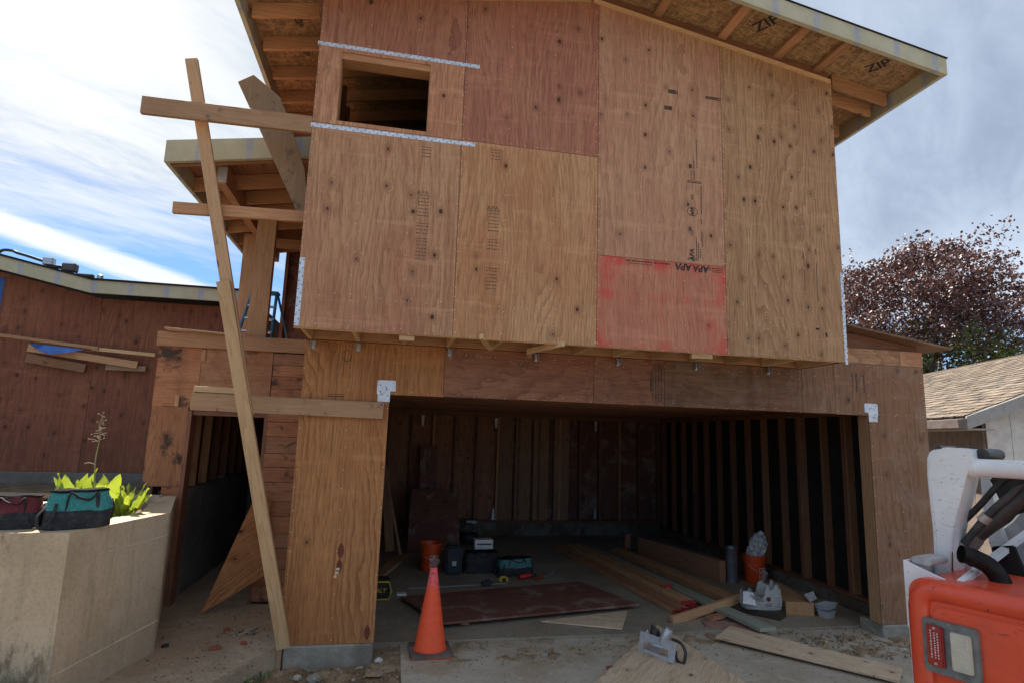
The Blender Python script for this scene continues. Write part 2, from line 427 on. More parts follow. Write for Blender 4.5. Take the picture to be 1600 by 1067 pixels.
def add_prism(bm, pts, vec, mi=0):
    vec = Vector(vec); a = [bm.verts.new(p) for p in pts]; b = [bm.verts.new(Vector(p)+vec) for p in pts]
    fs = [bm.faces.new(a), bm.faces.new(b[::-1])]
    for i in range(len(a)):
        j = (i+1) % len(a); fs.append(bm.faces.new((a[j], a[i], b[i], b[j])))
    for f in fs: f.material_index = mi
    return fs

def prism(name, pts, vec, mat, parent=None, bev=0.0, segs=1, smooth=False):
    bm = bmesh.new(); add_prism(bm, pts, vec); bmesh.ops.recalc_face_normals(bm, faces=bm.faces)
    if bev: bmesh.ops.bevel(bm, geom=bm.edges[:], offset=bev, segments=segs, affect='EDGES')
    return mesh_obj(name, bm, mat, parent, smooth=smooth)

def add_box(bm, x0, x1, y0, y1, z0, z1, mi=0, M=None):
    r = bmesh.ops.create_cube(bm, size=1.0, matrix=(M or Matrix()) @ Matrix.Translation(((x0+x1)/2, (y0+y1)/2, (z0+z1)/2)) @ Matrix.Diagonal((x1-x0, y1-y0, z1-z0, 1)))
    for v in r['verts']:
        for f in v.link_faces: f.material_index = mi
    return r['verts']

def add_lathe(bm, prof, seg=32, M=None, mi=0, cap0=True, cap1=True, wob=0.0):
    M = M or Matrix(); rings = []
    for r, z in prof:
        rings.append([bm.verts.new(M @ Vector((r*(1+wob*math.sin(3*i))*math.cos(2*math.pi*i/seg), r*math.sin(2*math.pi*i/seg), z))) for i in range(seg)])
    for a, b in zip(rings, rings[1:]):
        for i in range(seg):
            j = (i+1) % seg; f = bm.faces.new((a[i], a[j], b[j], b[i])); f.material_index = mi
    if cap0: bm.faces.new(rings[0][::-1]).material_index = mi
    if cap1: bm.faces.new(rings[-1]).material_index = mi

def catmull(pts, n=8):
    pts = [Vector(p) for p in pts]; P = [pts[0]*2-pts[1]]+pts+[pts[-1]*2-pts[-2]]; out = []
    for i in range(1, len(P)-2):
        for k in range(n):
            t = k/n; a, b, c, d = P[i-1:i+3]
            out.append(.5*((2*b)+(c-a)*t+(2*a-5*b+4*c-d)*t*t+(3*b-3*c+d-a)*t**3))
    return out+[pts[-1]]

def add_tube(bm, pts, r, seg=10, mi=0, smooth_n=0, caps=True, flat=1.0):
    pts = catmull(pts, smooth_n) if smooth_n else [Vector(p) for p in pts]
    rs = r if isinstance(r, (list, tuple)) else None; rings = []; prev = None
    for i, p in enumerate(pts):
        d = (pts[min(i+1, len(pts)-1)]-pts[max(i-1, 0)]).normalized()
        a = prev - d*prev.dot(d) if prev else (Vector((0, 0, 1)) if abs(d.z) < .9 else Vector((1, 0, 0))) - d*(Vector((0, 0, 1)) if abs(d.z) < .9 else Vector((1, 0, 0))).dot(d)
        a.normalize(); prev = a; b = d.cross(a)
        rr = (rs[0]+(rs[-1]-rs[0])*i/(len(pts)-1)) if rs else r
        rings.append([bm.verts.new(p+a*rr*math.cos(2*math.pi*k/seg)*flat+b*rr*math.sin(2*math.pi*k/seg)) for k in range(seg)])
    for A, B in zip(rings, rings[1:]):
        for k in range(seg):
            j = (k+1) % seg; bm.faces.new((A[k], A[j], B[j], B[k])).material_index = mi
    if caps:
        bm.faces.new(rings[0][::-1]).material_index = mi; bm.faces.new(rings[-1]).material_index = mi

def tube(name, pts, r, mat, parent=None, seg=10, smooth_n=0, caps=True, flat=1.0):
    bm = bmesh.new(); add_tube(bm, pts, r, seg, 0, smooth_n, caps, flat); return mesh_obj(name, bm, mat, parent, smooth=True)

def lathe(name, prof, mat, parent, loc, rot=None, seg=32, cap0=True, cap1=True):
    bm = bmesh.new(); add_lathe(bm, prof, seg, None, 0, cap0, cap1)
    return mesh_obj(name, bm, mat, parent, smooth=True, wloc=loc, rot=rot)

def text(s, size, loc, rot, mat, parent, name='lettering', extr=0.0, shear=0.0, bold=0.0, align='CENTER'):
    cu = bpy.data.curves.new(name, 'FONT'); cu.body = s; cu.size = size; cu.extrude = extr; cu.shear = shear; cu.offset = bold
    cu.align_x = align; cu.align_y = 'CENTER'; cu.resolution_u = 3; cu.materials.append(mat)
    return link(name, cu, parent, loc, rot)

FRONT = Matrix(((1, 0, 0), (0, 0, -1), (0, 1, 0)))          # text plane facing -Y
def front_rot(deg): return FRONT @ Matrix.Rotation(R_(deg), 3, 'Z')

# shared materials
ink = plain('black_ink', (.035, .03, .03), .8, var=.3, bump=0)
inkf = plain('faded_ink', (.11, .065, .045), .85, var=.35, bump=0)
galv = plain('galvanised_steel', (.62, .66, .72), .42, metal=.55, var=.12, vs=14, bump=.05)
nailm = plain('nail_head_steel', (.66, .56, .46), .5, metal=.2, var=.1, bump=0)
blk_plastic = plain('black_plastic', (.022, .022, .024), .45, var=.2, dust=.12)
blk_fabric = plain('black_nylon_fabric', (.02, .021, .026), .8, var=.3, vs=60, bump=.4, dust=.1)
teal_fabric = plain('teal_nylon_fabric', (.035, .215, .20), .7, var=.2, vs=60, bump=.4)
white_p = plain('white_plastic', (.72, .72, .71), .45, var=.06)
yellow_p = plain('yellow_plastic', (.62, .42, .02), .4, var=.1)
red_p = plain('red_plastic', (.42, .02, .02), .4, var=.15)
grey_metal = plain('grey_metal', (.45, .46, .48), .35, metal=.8, var=.15, vs=30)
felt_and_shade = plain('black_felt_and_shade', (.016, .012, .010), .9, var=.3, vs=4)  # roofing felt, and the black used where deep shade is painted in
L_tan = lumber('tan'); L_tanZ = lumber('tan', 'Z'); L_tanY = lumber('tan', 'Y')
L_warm = dict(c1=(.50, .265, .135), c2=(.29, .125, .06))
LW = lambda a: lumber('warm', a, **L_warm)
L_dark = lambda a: lumber('dark', a, c1=(.24, .105, .06), c2=(.12, .05, .03))  # stained wood, toned darker so its colour carries the dim interior's shade
L_pale = lambda a: lumber('pale', a, c1=(.62, .41, .22), c2=(.42, .23, .11), knots=.2)

# ================================================================== SETTING
ground_m = dirt_mat('ground', (.22, .175, .13), (.13, .10, .07))
box('ground', -600, 600, -600, 600, -.6, -.22, ground_m, bev=0)['kind'] = 'structure'

def bumpy_patch(name, x0, x1, y0, y1, z, amp, mat, nx=90, ny=60, edge=.06, keep=None, kind='structure', scale=6.0, base=-.26):
    bm = bmesh.new(); vs = {}
    for i in range(nx+1):
        for j in range(ny+1):
            x = x0+(x1-x0)*i/nx; y = y0+(y1-y0)*j/ny
            h = mnoise.fractal(Vector((x*scale, y*scale, 1.3)), 1.0, 2.1, 5)
            e = min(1, min(x-x0, x1-x, y-y0, y1-y)/edge) if edge else 1
            zz = z+amp*h; zz = base+(zz-base)*max(0, e)
            if keep: zz += keep(x, y)
            vs[i, j] = bm.verts.new((x, y, zz))
    for i in range(nx):
        for j in range(ny): bm.faces.new((vs[i, j], vs[i+1, j], vs[i+1, j+1], vs[i, j+1]))
    o = mesh_obj(name, bm, mat, smooth=True); o['kind'] = kind; return o

drive_m = concrete('driveway', (.54, .47, .375), (.42, .355, .27), stain=(.38, .285, .19), stain_amt=.75, spot=.5)
floor_m = concrete('garage_floor', (.36, .31, .24), (.23, .195, .15), stain=(.33, .24, .155), stain_amt=.6, spot=.3)
walk_m = concrete('walkway', (.46, .36, .255), (.33, .25, .17), stain=(.37, .25, .155), stain_amt=.8, spot=.5)
box('driveway', .975, 8.2, -12, .30, -.30, -.118, drive_m, bev=.006)['kind'] = 'structure'
box('garage_floor', .06, 6.3, .303, 6.0, -.40, -.098, floor_m, bev=.004)['kind'] = 'structure'
prism('walkway', [(-1.35, 5.0, -.3), (-1.35, -2.2, -.3), (-.62, -2.2, -.3), (-.32, -.72, -.3), (-.20, -.45, -.3), (-.10, -.20, -.3), (-.01, -.05, -.3), (-.01, 5.0, -.3)],
      (0, 0, .302), walk_m, bev=.012, segs=2)['kind'] = 'structure'
bumpy_patch('dirt', -.75, 1.02, -3.5, .02, -.165, .035, dirt_mat(), 110, 150, .05, scale=7)
bumpy_patch('soil_strip', .70, 5.75, -.30, .46, -.128, .028, dirt_mat('pale', (.38, .285, .185), (.24, .17, .105)), 220, 44, .16,
            keep=lambda x, y: .022*mnoise.noise(Vector((x*1.7, y*4, 0))) - (.03 if x > 3.6 and y < 0 else 0), scale=9, base=-.15)
bumpy_patch('soil_by_the_pier', 4.7, 7.2, -.6, .28, -.118, .04, dirt_mat('pale'), 110, 40, .2, scale=8, base=-.15)

# ================================================================== HOUSE
OV = -.65
house = thing('house_under_construction', (2.44, 0, -.12), 'two-storey plywood-sheathed house with an open garage, still being framed', 'house')
def zb(x): return 5.745-.1747*abs(x-2.37)
PL = {
 'tan':   dict(c1=(.56, .325, .18), c2=(.31, .14, .075), tint=(.45, .175, .105), tint_amt=.6, knots=.30, freq=8),
 'gold':  dict(c1=(.57, .33, .17), c2=(.34, .155, .07), tint=(.42, .155, .065), tint_amt=.55, knots=.30, freq=11),
 'rose':  dict(c1=(.46, .215, .13), c2=(.23, .085, .055), tint=(.39, .145, .095), tint_amt=.6, knots=.28, freq=12),
 'pinktan': dict(c1=(.58, .335, .20), c2=(.36, .17, .10), tint=(.49, .215, .14), tint_amt=.65, knots=.42, freq=7),
 'knotty': dict(c1=(.55, .33, .175), c2=(.30, .145, .07), tint=(.41, .20, .10), tint_amt=.45, knots=.85, freq=9),
 'red':   dict(c1=(.56, .29, .17), c2=(.36, .15, .09), tint=(.5, .2, .14), knots=.12, paint=(.62, .05, .045), freq=11),
 'orange': dict(c1=(.52, .245, .095), c2=(.25, .09, .032), tint=(.42, .15, .05), tint_amt=.45, knots=.14, freq=12, grain=1.1),
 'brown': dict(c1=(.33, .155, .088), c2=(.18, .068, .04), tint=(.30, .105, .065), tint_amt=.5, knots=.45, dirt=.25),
 'weather': dict(c1=(.26, .14, .08), c2=(.14, .066, .036), tint=(.29, .135, .08), tint_amt=.5, knots=.35, freq=10, wear=.22),
 'wing':  dict(c1=(.28, .105, .055), c2=(.135, .047, .027), tint=(.21, .068, .04), tint_amt=.5, knots=.75, freq=9),
 'old':   dict(c1=(.46, .20, .095), c2=(.28, .105, .05), tint=(.38, .13, .058), tint_amt=.5, knots=.2, dirt=.8, grain=.7),
 'light': dict(c1=(.72, .555, .38), c2=(.50, .34, .21), tint=(.64, .46, .31), tint_amt=.4, knots=.7, freq=5),
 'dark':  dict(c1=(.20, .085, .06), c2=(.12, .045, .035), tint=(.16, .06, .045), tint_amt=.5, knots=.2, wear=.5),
}
def PM(k, a='Z'): return ply(k, a, **PL[k])
G = .002
def panel(pts, key, y=OV, t=.012, name='plywood_panel', lab=None, parent=house, axis='Z'):
    """pts: (x, z) outline; front face at y"""
    cx = sum(p[0] for p in pts)/len(pts); cz = sum(p[1] for p in pts)/len(pts)
    q = [(p[0]+math.copysign(G, cx-p[0]), y, p[1]+math.copysign(G, cz-p[1])) for p in pts]
    o = prism(name, q, (0, t, 0), PM(key, axis), parent)
    if lab: o['label'] = lab
    return o
def rect(x0, x1, z0, z1): return [(x0, z0), (x1, z0), (x1, z1), (x0, z1)]
panel(rect(0, 1.22, 2.5, 4.2), 'tan')
panel(rect(1.22, 2.44, 2.5, 4.205), 'gold')
panel(rect(2.44, 3.66, 2.5, 3.3), 'red', lab='panel sprayed with red paint')
panel([(2.44, 3.3), (3.66, 3.3), (3.66, zb(3.66)), (2.44, zb(2.44))], 'pinktan')
panel([(3.66, 2.5), (4.88, 2.5), (4.88, zb(4.88)), (3.66, zb(3.66))], 'knotty')
panel([(1.22, 4.205), (2.44, 4.205), (2.44, zb(2.44)), (2.37, zb(2.37)), (1.22, zb(1.22))], 'rose')
panel([(0, 4.895), (1.22, 4.895), (1.22, zb(1.22)), (0, zb(0))], 'rose')
bm = bmesh.new()
for a, b, c, d in ((G, .185, 4.2+G, 4.893), (.925, 1.22-G, 4.2+G, 4.893), (.185, .925, 4.2+G, 4.236), (.185, .925, 4.856, 4.893)): add_box(bm, a, b, OV, OV+.012, c, d)
mesh_obj('plywood_panel', bm, PM('tan'), house)['label'] = 'panel cut out around the window opening'
# window framing and the dark room behind
box('header', .10, 1.0, OV+.013, OV+.15, 4.80, 4.93, LW('X'), house)
box('rough_sill', .10, 1.0, OV+.013, OV+.15, 4.17, 4.222, LW('X'), house)
box('trimmer_stud', .145, .190, OV+.013, OV+.15, 4.222, 4.80, L_tanZ, house)
box('trimmer_stud', .92, .96, OV+.013, OV+.15, 4.222, 4.80, L_tanZ, house)
BACK = 7.0
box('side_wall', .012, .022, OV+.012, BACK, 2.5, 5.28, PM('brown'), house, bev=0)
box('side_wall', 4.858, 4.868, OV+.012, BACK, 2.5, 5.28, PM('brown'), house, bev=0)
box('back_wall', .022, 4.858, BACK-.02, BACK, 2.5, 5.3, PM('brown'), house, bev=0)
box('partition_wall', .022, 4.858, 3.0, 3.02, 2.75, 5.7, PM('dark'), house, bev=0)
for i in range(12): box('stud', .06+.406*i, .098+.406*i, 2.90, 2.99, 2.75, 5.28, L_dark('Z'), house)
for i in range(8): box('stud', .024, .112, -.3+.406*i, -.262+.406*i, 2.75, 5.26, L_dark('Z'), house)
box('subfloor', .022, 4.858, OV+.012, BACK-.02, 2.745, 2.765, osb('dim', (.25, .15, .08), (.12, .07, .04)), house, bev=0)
# roof
XL, XR, YF = -.66, 5.60, -1.17
zr = lambda x: zb(x)
raf_y = [-.85, -.41, .04, .50, .95, 1.4, 1.85, 2.3, 2.75, 3.3, 3.9, 4.5, 5.1, 5.7, 6.3, 6.9]
def rafter(y, xa, xb, t=.038, dep=.13, m=None, name='rafter'):
    pts = [(xa, y, zb(xa)+.002), (xb, y, zb(xb)+.002), (xb, y, zb(xb)+dep), (xa, y, zb(xa)+dep)]
    return prism(name, pts, (0, t, 0), m or LW('X'), house)
for y in raf_y[1:]:
    rafter(y, XL+.045, 2.36); rafter(y, 2.38, XR-.045)
# front rake: two short eave rafters and lookouts in line with Y
rafter(-.88, XL+.045, -.02); rafter(-.62, 4.92, XR-.045); 
for x in (.55, 1.15, 1.75, 3.03, 3.70, 4.30, 4.74):
    board('lookout', (x, YF+.045, zb(x)+.113), (x, -.43, zb(x)+.113), .085, .036, LW('X'), house, wdir=(1, 0, -.17*(1 if x > 2.37 else -1)))
board('lookout', (2.37, YF+.045, 5.79), (2.37, -.43, 5.79), .085, .038, LW('X'), house)
# trim strip that follows the top of the wall
for xa, xb in ((.02, 2.36), (2.38, 4.86)):
    prism('rake_trim', [(xa, OV-.021, zb(xa)-.012), (xb, OV-.021, zb(xb)-.012), (xb, OV-.021, zb(xb)+.024), (xa, OV-.021, zb(xa)+.024)], (0, .02, 0), L_pale('X'), house)
    prism('gable_block', [(xa, OV+.02, zb(xa)-.1), (xb, OV+.02, zb(xb)-.1), (xb, OV+.02, zb(xb)+.13), (xa, OV+.02, zb(xa)+.13)], (0, .03, 0), L_dark('X'), house)
# sheathing panels (strand board) and dark membrane
ys = [YF+.01]; 
while ys[-1] < BACK+.3: ys.append(ys[-1]+1.22)
for a, b in zip(ys, ys[1:]):
    for x0, x1 in ((XL, .9), (.9, 2.37), (2.37, 3.8), (3.8, XR)):
        prism('roof_panel', [(x0+.002, a+.002, zb(x0)+.135), (x1-.002, a+.002, zb(x1)+.135), (x1-.002, a+.002, zb(x1)+.15), (x0+.002, a+.002, zb(x0)+.15)], (0, b-a-.004, 0), osb(), house)
for x0, x1 in ((XL-.05, 2.37), (2.37, XR+.05)):
    prism('roofing_felt', [(x0, YF-.052, zb(x0)+.152), (x1, YF-.052, zb(x1)+.152), (x1, YF-.052, zb(x1)+.160), (x0, YF-.052, zb(x0)+.160)], (0, ys[-1]-YF+.05, 0), felt_and_shade, house)
fz0, fz1 = -.012, .150
for x0, x1 in ((XL-.042, 2.369), (2.371, XR+.042)):
    prism('rake_fascia', [(x0, YF-.04, zb(x0)+fz0), (x1, YF-.04, zb(x1)+fz0), (x1, YF-.04, zb(x1)+fz1), (x0, YF-.04, zb(x0)+fz1)], (0, .04, 0), fascia_mat('X'), house)
box('eave_fascia', XL-.04, XL, YF+.002, ys[-1], zb(XL)-.02, zb(XL)+.142, fascia_mat('Y'), house)
box('eave_fascia', XR, XR+.04, YF+.002, ys[-1], zb(XR)-.02, zb(XR)+.142, fascia_mat('Y'), house)
for y0, y1 in zip([OV-.03]+raf_y[2:9], raf_y[1:9]):
    if y1-y0 > .1:
        box('frieze_block', -.03, .005, y0+.04, y1, 5.20, 5.33, L_dark('Y'), house); box('frieze_block', 4.872, 4.905, y0+.04, y1, 5.20, 5.33, L_dark('Y'), house)

# straps
def strap(x0, x1, z0, z1, y):
    bm = bmesh.new(); add_box(bm, x0, x1, y-.002, y, z0, z1)
    L = max(x1-x0, z1-z0); n = int(L/.062)
    o = mesh_obj('metal_strap', bm, galv, house)
    bm = bmesh.new()
    for i in range(n):
        for s in (-.3, .3):
            t = (i+.5+(.25 if s > 0 else -.25))/n
            if x1-x0 > z1-z0: cx, cz = x0+t*(x1-x0), (z0+z1)/2+s*(z1-z0)
            else: cx, cz = (x0+x1)/2+s*(x1-x0), z0+t*(z1-z0)
            add_lathe(bm, [(.0052, 0), (.0045, .0012)], 8, Matrix.Translation((cx, y-.0025, cz)) @ Matrix.Rotation(R_(90), 4, 'X'))
    mesh_obj('strap_nail_holes', bm, plain('dark_nail', (.10, .10, .11), .6, var=.1, bump=0), o)
    return o
strap(-.012, 1.346, 4.888, 4.922, OV); strap(-.008, 1.337, 4.155, 4.19, OV)
strap(.002, .040, 2.515, 3.055, OV); strap(4.852, 4.882, 2.48, 3.35, OV)

# nail heads in rows, joined: far too many to be parts
bm = bmesh.new(); ns = []
for i in range(5):
    for dx in ((.012,) if i == 0 else (-.012,) if i == 4 else (-.012, .012)):
        z = 2.53
        while z < zb(i*1.22)-.05: ns.append((i*1.22+dx, z, OV)); z += .10
for i in range(4):
    for k in (1, 2):
        z = 2.55
        while z < zb(i*1.22+.406*k)-.05:
            if not (i == 0 and 4.2 < z < 4.9): ns.append((i*1.22+.406*k, z, OV))
            z += .20
for zrow, xa, xb in ((2.52, 0, 4.88), (2.78, 0, 2.44), (2.80, 3.7, 4.86), (4.18, 1.3, 2.44), (4.23, 1.25, 2.44), (3.28, 2.44, 3.66), (3.32, 2.44, 3.66)):
    x = xa+.04
    while x < xb: ns.append((x, zrow, OV)); x += .12
for x in (.015, .40, .735): 
    z = .05
    while z < 2.4: ns.append((x, z, 0)); z += .17
for x in (5.30, 5.68, 6.0, 6.34):
    z = .05 if x > 5.6 else 2.1
    while z < 2.7: ns.append((x, z, 0)); z += .17
x = .8
while x < 6.3: ns.append((x, 2.08, 0)); ns.append((x+.05, 2.44, 0)); x += .14
for x, z, y in ns:
    x += random.uniform(-.006, .006); z += random.uniform(-.02, .02)
    if x < 0: x = .01
    add_lathe(bm, [(.0046, 0), (.0038, .0018)], 6, Matrix.Translation((x, y-.0002, z)) @ Matrix.Rotation(R_(90), 4, 'X'))
mesh_obj('nail_heads', bm, nailm, house)['kind'] = 'stuff'

# printed marks
def bars(lst, y, mat=ink, parent=house, name='printed_marks'):
    bm = bmesh.new()
    for x0, x1, z0, z1 in lst: add_box(bm, x0, x1, y-.0008, y-.0002, z0, z1)
    return mesh_obj(name, bm, mat, parent)
def dashes(x, z0, z1, wd, seed, hor=False):
    r = random.Random(seed); out = []; z = z0
    while z < z1:
        l = r.uniform(.008, .022); out.append((x, x+wd, z, min(z+l, z1)) if not hor else (z, min(z+l, z1), x, x+wd)); z += l+r.uniform(.004, .008)
    return out
ty = OV-.0015
# tall stamp column on the third panel
text('APA', .062, (3.335, ty, 3.38), front_rot(90), ink, house, shear=.2, bold=.002)
text('APA', .045, (3.345, ty, 3.79), front_rot(90), ink, house, shear=.2, bold=.002)
text('400', .038, (3.345, ty, 3.93), front_rot(90), ink, house)
bm = bmesh.new(); Mx = Matrix.Translation((3.345, ty, 3.79)) @ Matrix.Rotation(R_(90), 4, 'X')
for k in range(28):
    a0, a1 = 2*math.pi*k/28, 2*math.pi*(k+1)/28
    bm.faces.new([bm.verts.new(Mx @ Vector((r*math.cos(a), r*math.sin(a)*.8, 0))) for r, a in ((.052, a0), (.052, a1), (.047, a1), (.047, a0))])
mesh_obj('printed_ring', bm, ink, house)
L = [(3.29, 3.40, 3.335, 3.343), (3.29, 3.40, 3.35, 3.354), (3.30, 3.44, 4.07, 4.078), (3.30, 3.44, 4.085, 4.09)]
for xx, za, zc, sdd in ((3.375, 3.36, 3.55, 1), (3.395, 3.36, 3.50, 2), (3.415, 3.36, 3.45, 3), (3.43, 3.46, 3.62, 4), (3.43, 3.68, 3.73, 5), (3.43, 3.78, 4.05, 6),
                        (3.335, 3.56, 3.62, 7), (3.335, 4.10, 4.20, 8), (3.365, 4.10, 4.30, 9), (3.395, 4.22, 4.5, 10)): L += dashes(xx, za, zc, .009, sdd)
bars(L, OV)
L = dashes(4.85-.0, 0, 0, 0, 0) if False else []
L += dashes(2.66, 2.60, 2.9, .02, 11, True)
bars([(3.08, 3.16, 4.76, 4.80), (3.50, 3.66, 4.93, 4.96), (3.12, 3.2, 4.93, 4.97)] + dashes(3.20, 4.93, 4.96, .02, 44), OV, inkf)
# upside-down stamp along the top of the red panel
text('APA', .085, (3.42, ty, 3.262), front_rot(180), ink, house, shear=.15, bold=.003)
text('APA', .085, (3.25, ty, 3.264), front_rot(180), ink, house, shear=.15, bold=.003)
bars(dashes(3.27, 2.70, 3.12, .012, 21, True)+dashes(3.25, 2.74, 2.95, .006, 22, True)+dashes(3.272, 3.5, 3.64, .008, 23, True)+dashes(3.255, 3.5, 3.63, .008, 24, True)+dashes(3.238, 3.53, 3.63, .008, 25, True), OV)
# faded stamps on the two left panels
for cx, czs in ((1.52, (4.10, 3.55, 3.30, 3.05)), (.93, (4.05, 3.62, 3.38, 3.25))):
    for i, cz in enumerate(czs):
        if i == 1: text('APA', .055, (cx-.01, ty, cz+.07), front_rot(0), inkf, house)
        Ls = []
        for k in range(6 if i in (1, 3) else 3): Ls += dashes(cz-.03*k+.02, cx-.045, cx+.045, .008, i*10+k, True)
        Ls.append((cx-.05, cx+.05, cz+.045, cz+.05)); bars(Ls, OV, inkf)
# long drips and stamps on the far right panel
bars([(4.47, 4.474, 3.1, 3.5), (4.6, 4.605, 3.05, 3.42), (4.60, 4.607, 3.5, 3.56), (4.56, 4.60, 2.78, 2.80), (4.66, 4.68, 2.72, 2.76)], OV, ink)

# overhang floor framing
for i in range(13):
    xj = .03+i*(4.80-.03)/12
    box('floor_joist', xj, xj+.038, OV+.013, -.045, 2.505, 2.66, L_pale('Y'), house)
box('rim_joist', .0, 4.88, -.04, -.002, 2.512, 2.74, LW('X'), house)
box('soffit_board', 0, 4.88, OV+.013, OV+.03, 2.497, 2.52, L_pale('X'), house)
# short blocks poking out under the edge
board('scrap_block', (.80, -.60, 2.475), (.92, -.60, 2.475), .038, .05, L_pale('X'), house)
board('scrap_block', (1.45, -.69, 2.515), (1.58, -.36, 2.475), .045, .038, L_pale('X'), house)
board('scrap_block', (2.14, -.68, 2.50), (1.93, -.30, 2.475), .045, .038, L_pale('X'), house)
board('scrap_block', (1.93, -.30, 2.47), (2.0, -.05, 2.47), .045, .038, L_pale('X'), house)
board('scrap_block', (3.33, -.60, 2.48), (3.52, -.62, 2.48), .05, .045, L_pale('X'), house)
# steel hold-down clips at the joists
for x in (.07, .45, 1.263, 2.071, 2.885, 3.704, 4.505):
    bm = bmesh.new(); add_box(bm, x-.014, x+.014, -.010, -.0075, 2.43, 2.50); add_box(bm, x-.02, x-.017, -.045, -.012, 2.44, 2.51); add_box(bm, x+.017, x+.02, -.045, -.012, 2.44, 2.51)
    add_lathe(bm, [(.010, 0), (.010, .02)], 6, Matrix.Translation((x, -.010, 2.45)) @ Matrix.Rotation(R_(90), 4, 'X'))
    mesh_obj('steel_clip', bm, grey_metal, house)

# garage front
panel([(0, 0), (.749, 0), (.749, 2.062), (1.22, 2.062), (1.22, 2.51), (0, 2.51)], 'orange', 0, lab='tall panel left of the garage opening')
panel(rect(1.22, 2.645, 2.062, 2.51), 'brown', 0, axis='X'); panel(rect(2.645, 3.369, 2.062, 2.51), 'brown', 0, axis='X')
panel(rect(3.369, 4.89, 2.062, 2.51), 'weather', 0, axis='X')
panel(rect(4.89, 5.27, 2.062, 2.60), 'weather', 0)
panel([(5.27, 2.062), (5.662, 2.062), (5.662, 0), (6.38, 0), (6.38, 2.60), (5.27, 2.60)], 'weather', 0, lab='tall panel right of the garage opening')
panel(rect(4.89, 6.10, 2.60, 2.765), 'tan', 0, axis='X'); panel(rect(6.10, 6.385, 2.60, 2.765), 'tan', 0, axis='X')
bars([(3.27, 3.285, 2.08, 2.48), (3.33, 3.345, 2.12, 2.45), (3.22, 3.235, 2.2, 2.4)]+dashes(3.295, 2.08, 2.48, .025, 31)+dashes(3.235, 2.1, 2.4, .02, 32), 0, inkf)
bars(dashes(5.49, 2.36, 2.50, .012, 33)+dashes(5.53, 2.30, 2.50, .02, 34)+dashes(5.62, 2.3, 2.48, .014, 35), 0, ink)
text('APA', .07, (1.44, -.0015, 2.44), front_rot(0), inkf, house); text('APA', .07, (1.95, -.0015, 2.4), front_rot(180), inkf, house)
bars([(.22, .36, 2.02, 2.03), (.22, .36, 2.04, 2.045)]+dashes(.285, 1.5, 2.40, .006, 36)+dashes(.335, 2.2, 2.42, .005, 37), 0, inkf)
bm = bmesh.new(); Mx = Matrix.Translation((.36, -.0015, 2.385)) @ Matrix.Rotation(R_(90), 4, 'X')
for k in range(24):
    a0, a1 = 2*math.pi*k/24, 2*math.pi*(k+1)/24
    bm.faces.new([bm.verts.new(Mx @ Vector((r*math.cos(a), r*math.sin(a)*1.25, 0))) for r, a in ((.042, a0), (.042, a1), (.037, a1), (.037, a0))])
mesh_obj('printed_ring', bm, inkf, house)
# football-shaped veneer patches
def football(x, z, s=1.0, y=0, rotz=0):
    bm = bmesh.new(); vs = []
    for k in range(20):
        a = 2*math.pi*k/20; vs.append(bm.verts.new((x+.024*s*math.cos(a)*(1-abs(math.sin(a))**3*.75), y-.0012, z+.062*s*math.sin(a))))
    bm.faces.new(vs); mesh_obj('veneer_patch', bm, plain('veneer_patch', (.14, .035, .02), .7, var=.2), house)
football(.43, .735, 1.1); football(.425, .61, 1.0); football(.69, .085, 1.0)
bars([(.395, .425, .55, .57), (.40, .43, .58, .60), (.39, .41, .52, .545)], -.001, plain('pale_chip', (.6, .45, .3), .8))
# steel corner plates
def corner_plate(x, z, flip):
    s = -1 if flip else 1
    pts = [(x-.075*s, z+.0), (x-.085*s, z+.01), (x-.085*s, z+.12), (x-.075*s, z+.13), (x+.065*s, z+.13), (x+.075*s, z+.12), (x+.075*s, z+.035), (x+.03*s, z+.035), (x+.03*s, z-.06), (x-.075*s, z-.06)]
    if flip: pts = pts[::-1]
    o = prism('steel_corner_plate', [(a, -.003, b) for a, b in pts], (0, .0025, 0), galv, house)
    bm = bmesh.new()
    for i in range(9):
        add_lathe(bm, [(.006, 0), (.004, .002)], 6, Matrix.Translation((x+s*random.uniform(-.07, .02), -.0035, z+random.uniform(-.04, .11))) @ Matrix.Rotation(R_(90), 4, 'X'))
    mesh_obj('plate_nail_holes', bm, plain('dark_nail', (.1, .1, .11), .6), o)
corner_plate(.722, 2.055, False); corner_plate(5.69, 2.055, True)
# jambs, header soffit
box('jamb_stud', .701, .747, .013, .16, -.0, 2.06, LW('Z'), house); box('jamb_stud', 5.664, 5.702, .013, .155, 0, 2.06, L_tanZ, house)
box('garage_header', .749, 5.662, .013, .14, 2.066, 2.5, L_dark('X'), house)
box('pier_framing', .02, .695, .02, .10, 0, 2.5, L_dark('Z'), house); box('pier_framing', 5.71, 6.36, .02, .10, 0, 2.5, L_dark('Z'), house)
# concrete footings
foot_m = concrete('footing', (.42, .385, .325), (.25, .225, .185), stain=(.14, .12, .095), stain_amt=.6, bd=.015)
box('footing', .035, .745, -.012, .30, -.30, -.002, foot_m, house, bev=.012)
box('footing', -.03, .72, -.085, .28, -.34, -.185, foot_m, house, bev=.02)
box('footing', 5.665, 6.38, -.01, .30, -.30, -.002, foot_m, house, bev=.01)
box('footing_form_board', -.02, .03, -.03, -.005, -.17, .01, lumber('grey', 'Z', grey=.7), house)
